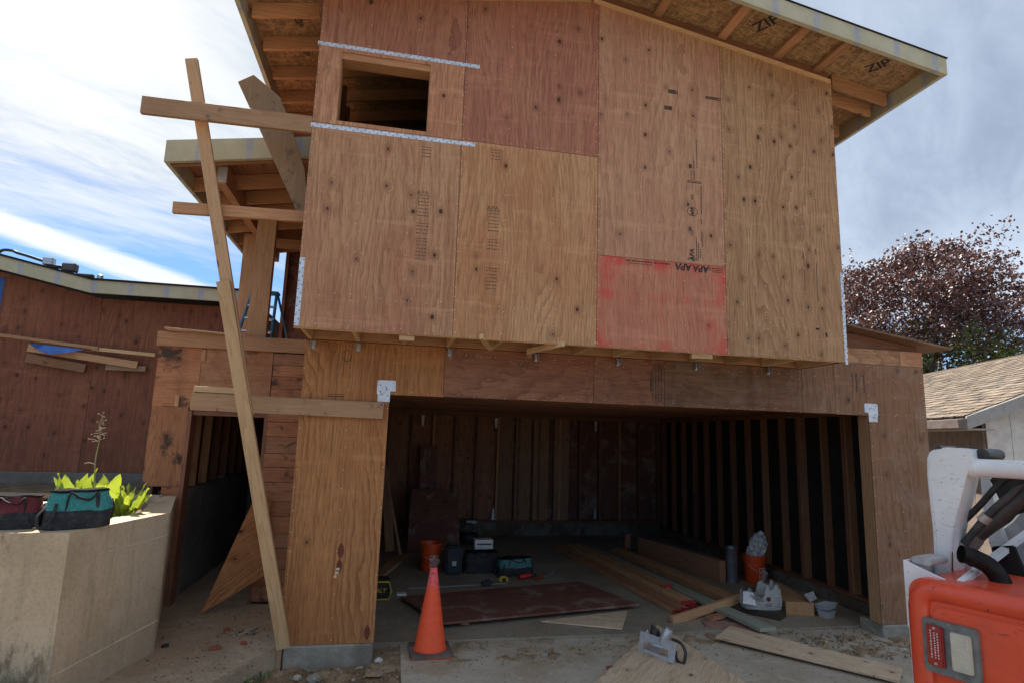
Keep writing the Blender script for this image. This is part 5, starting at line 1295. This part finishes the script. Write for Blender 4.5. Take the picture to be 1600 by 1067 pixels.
# ================================================================== RED MACHINE (foreground right)
P0m = Vector((3.22889, -3.00762, 0)); Um = Vector((-.34202, .93969, 0)); Nm = Vector((-.93969, -.34202, 0))
def Mw(u, o, z): return P0m+Um*u-Nm*o+Vector((0, 0, z))
def M3(): return Matrix((Um, Nm*-1, Vector((0, 0, 1)))).transposed()
M4 = Matrix.Translation(P0m) @ M3().to_4x4()        # local x = u, y = depth behind the face, z = up
mach = thing('boom_machine', tuple(Mw(-.5, .6, -.118)), 'orange-red work machine with white boom tower and tail light', 'work machine')
redp = plain('orange_red_paint', (.74, .070, .022), .38, var=.08, vs=5, scratch=(.06, .03, .025), coat=.25, spec=.5, dust=.08)
whitep = plain('worn_white_paint', (.80, .80, .80), .4, var=.05, vs=6, scratch=(.13, .09, .07), dust=.12, coat=.15)
def mprism(nm, pts, o0, o1, mat, bev=.006, segs=2, parent=None):
    bm = bmesh.new(); add_prism(bm, [(u, o0, z) for u, z in pts], (0, o1-o0, 0)); bmesh.ops.recalc_face_normals(bm, faces=bm.faces)
    if bev: bmesh.ops.bevel(bm, geom=bm.edges[:], offset=bev, segments=segs, affect='EDGES', clamp_overlap=True)
    bm.transform(M4); return mesh_obj(nm, bm, mat, parent or mach, smooth=True)
def rounded(u0, u1, z0, z1, r, n=6):
    out = []
    for cx, cz, a0 in ((u1-r, z1-r, 0), (u0+r, z1-r, 90), (u0+r, z0+r, 180), (u1-r, z0+r, 270)):
        for k in range(n+1): a = R_(a0+90*k/n); out.append((cx+r*math.cos(a), cz+r*math.sin(a)))
    return out
hood = mprism('rear_hood', rounded(-1.45, .158, .42, 1.150, .075, 8), .03, .55, redp, .028, 4)
# raised rolled lip around the hood
lip = [(.115, .45), (.115, .75), (.115, 1.02), (.108, 1.062), (.085, 1.092), (.045, 1.104), (-.3, 1.106), (-.8, 1.106), (-1.4, 1.106)]
bm = bmesh.new(); add_tube(bm, [(u, .030, z) for u, z in lip[:3]]+[(u, .030, z) for u, z in lip[3:]], .045, 16, 0, 0, True)
for v in bm.verts: v.co.y = .034+(v.co.y-.030)*.75
bm.transform(M4); mesh_obj('rolled_lip', bm, redp, mach, smooth=True)
mprism('rear_grab_panel', rounded(-1.35, .06, .48, 1.045, .05), .022, .04, redp, .006, 2)
# tail light
tl = mprism('tail_light', rounded(-.118, .096, .762, .985, .012, 3), .0, .035, plain('light_bezel', (.16, .165, .16), .5, var=.25, vs=30, dust=.3), .006, 2)
redlens = plain('red_lens', (.30, .008, .015), .15, var=.15, vs=50, coat=.6); clr = plain('clear_lens', (.55, .52, .42), .2, var=.1, coat=.6)
def lens(u0, u1, z0, z1, mat, nm, n, vertical):
    bm = bmesh.new(); add_box(bm, u0, u1, -.020, .002, z0, z1); bmesh.ops.bevel(bm, geom=bm.edges[:], offset=.005, segments=2, affect='EDGES')
    for i in range(n):
        f = (i+.5)/n
        if vertical: add_tube(bm, [(u0+(u1-u0)*f, -.020, z0+.008), (u0+(u1-u0)*f, -.020, z1-.008)], .0022, 6)
        else: add_tube(bm, [(u0+.006, -.020, z0+(z1-z0)*f), (u1-.006, -.020, z0+(z1-z0)*f)], .0022, 6)
    bm.transform(M4); o = mesh_obj(nm, bm, mat, mach, smooth=True)
    return o
rl = lens(.008, .074, .795, .965, redlens, 'red_lens', 3, True); lens(-.096, -.020, .80, .955, clr, 'reversing_lens', 18, False)
for u, z in ((.04, .953), (.041, .807)):
    bm = bmesh.new(); add_lathe(bm, [(.007, 0), (.005, .003)], 10, M4 @ Matrix.Translation((u, -.020, z)) @ Matrix.Rotation(R_(90), 4, 'X')); mesh_obj('lens_screw', bm, grey_metal, mach)
bm = bmesh.new(); r = random.Random(8)
for col_u in (.052, .038, .026):
    z = .83
    while z < .94: l = r.uniform(.004, .01); add_box(bm, col_u-.0025, col_u+.0025, -.0232, -.0226, z, z+l); z += l+.004
bm.transform(M4); mesh_obj('lens_markings', bm, plain('pale_print', (.7, .5, .5), .5, bump=0), mach)
# white chassis bracket, deck
mprism('chassis_side', [(.20, .6), (.20, 1.205), (.192, 1.205), (.192, .6)], .105, .55, whitep, .002)
mprism('chassis_back', [(.20, .6), (.20, 1.21), (.06, 1.21), (.06, .6)], .551, .56, whitep, .002)
mprism('bracket_front', [(.20, .9), (.20, 1.205), (-.02, 1.135), (-.02, .9)], .092, .104, whitep, .002)
mprism('inner_pivot', rounded(.095, .18, 1.19, 1.225, .014), .13, .30, plain('dirty_white', (.42, .42, .42), .5, var=.2, dust=.4), .004)
deckm = plain('grey_deck_steel', (.22, .22, .225), .5, var=.2, vs=7, dust=.5, scratch=(.08, .06, .05))
mprism('deck_plate', rounded(-1.45, .16, 1.10, 1.128, .01, 2), .12, 1.25, deckm, .003)
mprism('deck_plate', rounded(-1.45, -.22, 1.13, 1.165, .01, 2), .45, 1.2, plain('brown_deck', (.14, .115, .10), .6, dust=.4), .004)
bm = bmesh.new(); add_prism(bm, [(-.004, .13, 1.13), (-.03, .13, 1.13), (-.02, .50, 1.195), (-.09, .78, 1.33), (-.063, .78, 1.33), (.02, .50, 1.195)], (0, 0, .022)); bmesh.ops.recalc_face_normals(bm, faces=bm.faces); bm.transform(M4); mesh_obj('deck_rail', bm, whitep, mach)
# boom tower: two tapered cheek plates and a web
cheek = [(.182, 1.10), (.174, 1.319), (.178, 1.45), (.181, 1.60), (.175, 1.69), (.160, 1.722), (.130, 1.738), (.079, 1.747), (-.017, 1.738), (-.019, 1.707), (.004, 1.63), (.035, 1.52), (.069, 1.41), (.088, 1.33), (.096, 1.276), (.112, 1.12), (.112, 1.10)]
mprism('tower_cheek', cheek, .35, .364, whitep, .004)
cc = (.09, 1.42)
mprism('tower_body', [(cc[0]+(u-cc[0])*.93, cc[1]+(z-cc[1])*.985) for u, z in cheek], .3645, .49, whitep, .003)
mprism('tower_cheek', cheek, .4905, .505, whitep, .004)
mprism('cheek_rib', [(.166, 1.12), (.160, 1.319), (.166, 1.60), (.160, 1.68), (.166, 1.68), (.172, 1.60), (.165, 1.319), (.171, 1.12)], .344, .3495, whitep, .002)
mprism('rust_slot', [(.100, 1.13), (.092, 1.24), (.097, 1.24), (.106, 1.13)], .346, .3495, plain('rust_stain', (.10, .05, .03), .8), 0)
def mtube(nm, pts, r, mat, seg=16, sn=0, caps=True, **k):
    return tube(nm, [tuple(Mw(u, o, z)) for u, o, z in pts], r, mat, mach, seg, sn, caps, **k)
pinm = plain('greasy_black_steel', (.035, .03, .028), .45, var=.3, dust=.2)
mtube('pivot_pin', [(.12, .352, 1.738), (.12, .53, 1.738)], .016, pinm); mtube('pivot_pin', [(-.032, .44, 1.716), (-.032, .62, 1.716)], .030, pinm)
mtube('boom_tube', [(-.005, .41, 1.652), (-1.5, .41, 1.655)], .043, whitep, 24); mtube('boom_collar', [(.01, .41, 1.652), (-.015, .41, 1.652)], .052, whitep, 24)
mprism('lift_arm', [(.085, 1.629), (.043, 1.632), (.035, 1.421), (-.005, 1.268), (.039, 1.16), (.073, 1.257), (.086, 1.448)], .70, .74, whitep, .006)
mprism('lift_arm', [(.101, 1.108), (.099, 1.306), (.04, 1.36), (-.06, 1.50), (-.5, 1.62), (-.5, 1.12)], .92, .96, plain('dirty_white', (.52, .52, .53), .5), .006)
mprism('lift_shadow_plate', [(.02, 1.14), (.03, 1.26), (-.06, 1.28), (-.10, 1.14)], .60, .64, felt_and_shade, .006)
mtube('lift_cylinder', [(.10, .48, 1.235), (.03, .48, 1.32)], .030, plain('oily_steel', (.22, .19, .17), .4, metal=.6)); mtube('lift_cylinder', [(.03, .48, 1.32), (-.26, .46, 1.62)], .030, pinm)
hosem = plain('black_rubber_hose', (.025, .025, .027), .5, var=.3, dust=.15)
mtube('hydraulic_hose', [(.125, .47, 1.20), (.088, .45, 1.265), (.043, .45, 1.33), (-.032, .45, 1.43), (-.116, .45, 1.52), (-.20, .45, 1.59), (-.5, .45, 1.66)], .018, hosem, 12, 5)
mtube('hydraulic_hose', [(.111, .55, 1.223), (.041, .55, 1.318), (-.059, .55, 1.41), (-.14, .55, 1.475), (-.5, .55, 1.57)], .024, hosem, 12, 5)
mtube('hydraulic_hose', [(.114, .5, 1.357), (.024, .5, 1.462), (-.093, .5, 1.60), (-.22, .5, 1.64), (-.5, .5, 1.66)], .015, hosem, 12, 5)
for p in (((.11, .45, 1.235), (.08, .45, 1.275)), ((-.005, .45, 1.395), (-.03, .45, 1.425)), ((.095, .55, 1.245), (.06, .55, 1.295))): mtube('hose_fitting', p, .028, plain('worn_steel_fitting', (.40, .37, .34), .4, metal=.5), 14)
mprism('hose_guard', [(.02, 1.60), (-.02, 1.48), (-.16, 1.50), (-.40, 1.66), (-.10, 1.66)], .62, .66, blk_plastic, .01)
mprism('oil_tank', rounded(-.9, -.08, 1.13, 1.30, .04), .85, 1.1, pinm, .02)
# exhaust
bm = bmesh.new(); pts = catmull([Mw(-.115, .30, 1.10), Mw(-.105, .30, 1.16), Mw(-.075, .28, 1.215), Mw(-.02, .24, 1.25), Mw(.005, .215, 1.258)], 6); add_tube(bm, pts, .040, 24, 0, 0, False); bmesh.ops.solidify(bm, geom=bm.faces[:], thickness=.003)
mesh_obj('exhaust_pipe', bm, plain('sooty_steel', (.045, .038, .036), .45, metal=.5, var=.35, vs=20), mach, smooth=True)
bm = bmesh.new(); add_tube(bm, [Mw(-.025, .262, 1.235), Mw(-.02, .258, 1.238)], .0368, 20); mesh_obj('exhaust_bore_shade', bm, felt_and_shade, mach)  # black disc painting the shade inside the open pipe mouth
bm = bmesh.new(); add_lathe(bm, [(.052, 0), (.062, .006), (.062, .012), (.046, .014)], 24, Matrix.Translation(Mw(-.115, .30, 1.128))); mesh_obj('exhaust_flange', bm, pinm, mach, smooth=True)
# undercarriage
mprism('chassis', rounded(-1.4, .12, .35, 1.09, .05), .56, 1.25, pinm, .02)
for u in (-.15, -1.15):
    for o in (.12, 1.05):
        w_ = lathe('wheel', [(.05, -.09), (.17, -.09), (.20, -.075), (.34, -.09), (.375, -.06), (.375, .06), (.34, .09), (.20, .075), (.17, .09), (.05, .09)], plain('tyre_rubber', (.025, .025, .026), .8), mach, tuple(Mw(u, o+.1, .258)), rot=M3() @ Matrix.Rotation(R_(90), 3, 'X'), seg=36)

# ================================================================== NEIGHBOUR HOUSE
NA = R_(20); un = Vector((math.sin(NA), math.cos(NA), 0)); vn = Vector((math.cos(NA), -math.sin(NA), 0)); C0 = Vector((8.83, 1.47, 0))
nb = thing('neighbour_house', (12, 5, -.2), 'neighbouring bungalow with brown shingle roof and pale board siding', 'house')
MN = Matrix.Translation(C0) @ Matrix((un, vn, Vector((0, 0, 1)))).transposed().to_4x4()     # x along eave (away), y across gable, z up
RP, HW, LEN, EZ = .42, 3.1, 12.0, 2.22
shm = []
for i, c in enumerate(((.185, .14, .10), (.135, .105, .08), (.22, .17, .125), (.10, .08, .062))): shm.append(plain('roof_shingle_%d' % i, c, .9, var=.25, vs=30, bump=.5))
rows = 24; rl_ = HW*math.hypot(1, RP)/rows
deck = []
def roofpt(x, s, h=0): # s metres up the slope from the eave
    k = 1/math.hypot(1, RP); return MN @ Vector((x, s*k-.35-h*RP*k, EZ-.35*RP+.12+s*RP*k+h*k))
SL = (HW+.35)*math.hypot(1, RP); rows = 25; rh = SL/rows; r = random.Random(4)
shingle_n = 0; vis = []; rest = bmesh.new()
roofp = bpy.data.objects.new('shingle_roof', None); 
bm = bmesh.new(); add_prism(bm, [roofpt(-.30, 0, -.03), roofpt(LEN, 0, -.03), roofpt(LEN, SL, -.03), roofpt(-.30, SL, -.03)], (0, 0, .025)); bmesh.ops.recalc_face_normals(bm, faces=bm.faces)
rf = mesh_obj('roof', bm, shm[3], nb)
for row in range(rows):
    x = -.30+r.uniform(0, .15); first = True
    while x < LEN:
        wdt = r.choice((.10, .14, .18, .22)); x1 = min(x+wdt, LEN); lift = r.choice((0, 0, .004, .007)); s0 = row*rh-(.02 if lift else .0); s1 = (row+1.25)*rh
        a, b, c, d = roofpt(x, s0, .008+lift), roofpt(x1-.004, s0, .008+lift), roofpt(x1-.004, s1, -.002), roofpt(x, s1, -.002)
        e, f = roofpt(x, s0, -.004), roofpt(x1-.004, s0, -.004)
        vs = [rest.verts.new(p) for p in (a, b, c, d, e, f)]
        mi = r.choice((0, 0, 1, 1, 2, 3))
        rest.faces.new((vs[0], vs[1], vs[2], vs[3])).material_index = mi; rest.faces.new((vs[4], vs[5], vs[1], vs[0])).material_index = mi
        x = x1
mesh_obj('shingles', rest, shm, rf)['kind'] = 'stuff'
bm = bmesh.new(); k = 1/math.hypot(1, RP)      # far slope
add_prism(bm, [MN @ Vector((xx, HW+yy, EZ+.12+HW*RP-yy*RP+.0)) for xx, yy in ((-.3, 0.0), (LEN, 0.0), (LEN, HW+.35), (-.3, HW+.35))], (0, 0, .03)); mesh_obj('far_roof_slope', bm, shm[1], nb)
greyt = plain('grey_trim_paint', (.34, .33, .32), .6, var=.1); brownt = plain('brown_gutter', (.16, .125, .11), .5)
for s in (0, 1):
    y0, y1 = (-.36, HW) if s == 0 else (2*HW+.36, HW)
    pz0 = EZ-.36*RP
    bm = bmesh.new(); add_prism(bm, [MN @ Vector((-.32, y0, pz0-.06)), MN @ Vector((-.32, y1, EZ+HW*RP-.06)), MN @ Vector((-.32, y1, EZ+HW*RP+.115)), MN @ Vector((-.32, y0, pz0+.115))], tuple(un*.035)); bmesh.ops.recalc_face_normals(bm, faces=bm.faces); mesh_obj('rake_board', bm, greyt, nb)
bm = bmesh.new(); add_prism(bm, [MN @ Vector((-.32, yy, zz)) for yy, zz in ((-.36, pz0-.06), (-.47, pz0-.04), (-.48, pz0+.07), (-.36, pz0+.09))], tuple(un*(LEN+.3))); bmesh.ops.recalc_face_normals(bm, faces=bm.faces); mesh_obj('gutter', bm, brownt, nb)
bm = bmesh.new(); add_prism(bm, [MN @ Vector((-.28, yy, zz)) for yy, zz in ((-.35, pz0-.06), (-.01, pz0-.06), (-.01, pz0-.04), (-.35, pz0-.04))], tuple(un*(LEN+.2))); bmesh.ops.recalc_face_normals(bm, faces=bm.faces); mesh_obj('eave_soffit', bm, greyt, nb)
sid_b = plain('brown_siding', (.20, .155, .125), .75, var=.15, vs=5, bump=.3); sid_w = plain('pale_siding', (.62, .60, .57), .75, var=.12, vs=6, bump=.3)
def nbox(nm, x0, x1, y0, y1, z0, z1, m, bev=.004):
    bm = bmesh.new(); add_box(bm, x0, x1, y0, y1, z0, z1, M=MN); return mesh_obj(nm, bm, m, nb)
for i in range(38):
    x = i*.30; nbox('siding_board', x+.004, x+.296, 0, .03, -.2, 2.19, sid_b)
nbox('wall_core', .02, LEN-.2, .032, 2*HW, -.2, 2.15, sid_b)
for i in range(20):
    y0 = .031+i*.31; zt = EZ+RP*min(y0+.15, 2*HW-y0-.15)-.03
    nbox('siding_board', -.03, 0, y0, y0+.304, -.2, zt, sid_w)
nbox('window_frame', -.06, -.031, 1.05, 2.2, .9, 1.95, white_p); nbox('window_pane', -.064, -.0605, 1.15, 2.1, 1.0, 1.85, plain('dark_window_glass', (.03, .04, .05), .08, spec=.8, bump=0))
nbox('gable_fill', -.0, .03, .3, 2*HW-.3, 2.1, 2.2, sid_w)

# ================================================================== TREE
def tree(name, cx, cy, z0, seed, label, crown_c, crown_r, nclump, upper, lower, split_z, trunks, leaf_s=.085, per=36):
    r = random.Random(seed); t = thing(name, (cx, cy, z0), label, 'tree')
    bark = plain('grey_brown_bark', (.11, .085, .07), .9, vs=20, bump=.6)
    bm = bmesh.new(); tips = []
    for (dx, dy, top) in trunks:
        top -= .5
        pts = [(cx, cy, z0), (cx+dx*.25, cy+dy*.25, z0+(top-z0)*.3), (cx+dx*.6, cy+dy*.6, z0+(top-z0)*.62), (cx+dx, cy+dy, top)]
        add_tube(bm, pts, [.16, .02], 8, 0, 5); cp_ = catmull(pts, 5)
        for i in range(4, len(cp_), 1):
            for q in range(2):
                p = cp_[i]; a = r.uniform(0, 6.28); l = r.uniform(.7, 1.7)*crown_r[0]*.4
                e = p+Vector((math.cos(a)*l, math.sin(a)*l, r.uniform(.1, .9)*l)); add_tube(bm, [p, (p+e)/2+Vector((0, 0, .1)), e], [.045, .008], 5, 0, 3); tips.append(e)
    mesh_obj('trunk', bm, bark, t, smooth=True)
    for part, sel, mat in (('upper_crown', 1, upper), ('lower_crown', 0, lower)):
        bm = bmesh.new(); rr = random.Random(seed+sel)
        for i in range(nclump):
            while True:
                p = Vector((rr.uniform(-1, 1), rr.uniform(-1, 1), rr.uniform(-1, 1)))
                if p.length < 1: break
            p = p.normalized()*(p.length**.55)
            c = Vector((crown_c[0]+p.x*crown_r[0], crown_c[1]+p.y*crown_r[1], crown_c[2]+p.z*crown_r[2]))
            nn = mnoise.fractal(c*.8+Vector((seed, 0, 0)), 1, 2, 3)
            if nn < -.20: continue
            c += (c-Vector(crown_c)).normalized()*nn*1.1
            if (c.z+rr.uniform(-.6, .6) > split_z) != bool(sel): continue
            cr = rr.uniform(.12, .34)
            for k in range(per):
                q = c+Vector([max(-1.7, min(1.7, rr.gauss(0, 1)))*cr*f_ for f_ in (1, 1, .7)]); s = leaf_s*rr.uniform(.5, 1.15)
                E = Euler((rr.uniform(-1.2, 1.2), rr.uniform(-1.2, 1.2), rr.uniform(0, 6.3))).to_matrix()
                bm.faces.new([bm.verts.new(q+E @ Vector(v)*s) for v in ((-.5, 0, 0), (0, -.38, .06), (.55, 0, 0), (0, .38, .06))])
        mesh_obj(part, bm, mat, t)
    return t
purple = leaf_mat('purple', (.040, .020, .028), (.135, .062, .066), .2); green = leaf_mat('green', (.035, .055, .020), (.11, .145, .045), .35); gpur = leaf_mat('green_purple', (.045, .038, .022), (.11, .07, .04), .25)
tree('purple_leaf_tree', 17.3, 11.0, -.2, 11, 'large purple and green leafed tree behind the neighbouring roof', (17.55, 11.0, 5.55), (2.55, 3.0, 2.8), 1150, purple, green, 5.0,
     [(-1.7, -.3, 6.0), (-.6, .8, 6.6), (.8, -.6, 6.8), (2.0, .6, 6.4), (-1.9, 1.0, 5.9)], .115, 46)
tree('green_tree', 20.5, 12.5, -.2, 23, 'second purple-topped tree farther right behind the roof', (20.3, 12.5, 5.9), (3.4, 3.0, 3.0), 700, purple, gpur, 5.0,
     [(-1.2, -.3, 6.4), (.6, .8, 7.0), (1.8, -.6, 6.6)], .125, 42)
tree('green_tree', 13.6, 10.6, -.2, 31, 'lower green bushy tree between the garage and the neighbouring roof', (13.6, 10.6, 3.1), (1.7, 1.7, 1.45), 260, green, green, 3.0,
     [(-.6, 0, 3.9), (.6, .3, 3.7)], .11, 40)

tag(tube('overhead_wire', [(11.0, 12.0, 4.35), (14, 13.5, 4.3), (22, 17, 4.6)], .012, blk_plastic, None, 6, 4), 'thin overhead wire passing behind the purple tree', 'wire')

# ------------------------------------------------------------------ lettering becomes plain meshes; printed marks are one print each
bpy.context.view_layer.update()
dg = bpy.context.evaluated_depsgraph_get()
for o in [o for o in bpy.data.objects if o.type == 'FONT']:
    me = bpy.data.meshes.new_from_object(o.evaluated_get(dg)); n_ = bpy.data.objects.new('lettering_print', me); col.objects.link(n_)
    n_.parent = o.parent; n_.matrix_basis = o.matrix_basis.copy(); n_['kind'] = 'thing'
    bpy.data.objects.remove(o)
for o in bpy.data.objects:
    if o.name.split('.')[0] in ('printed_marks', 'printed_text_lines', 'lens_markings', 'strap_nail_holes', 'plate_nail_holes'): o['kind'] = 'stuff'
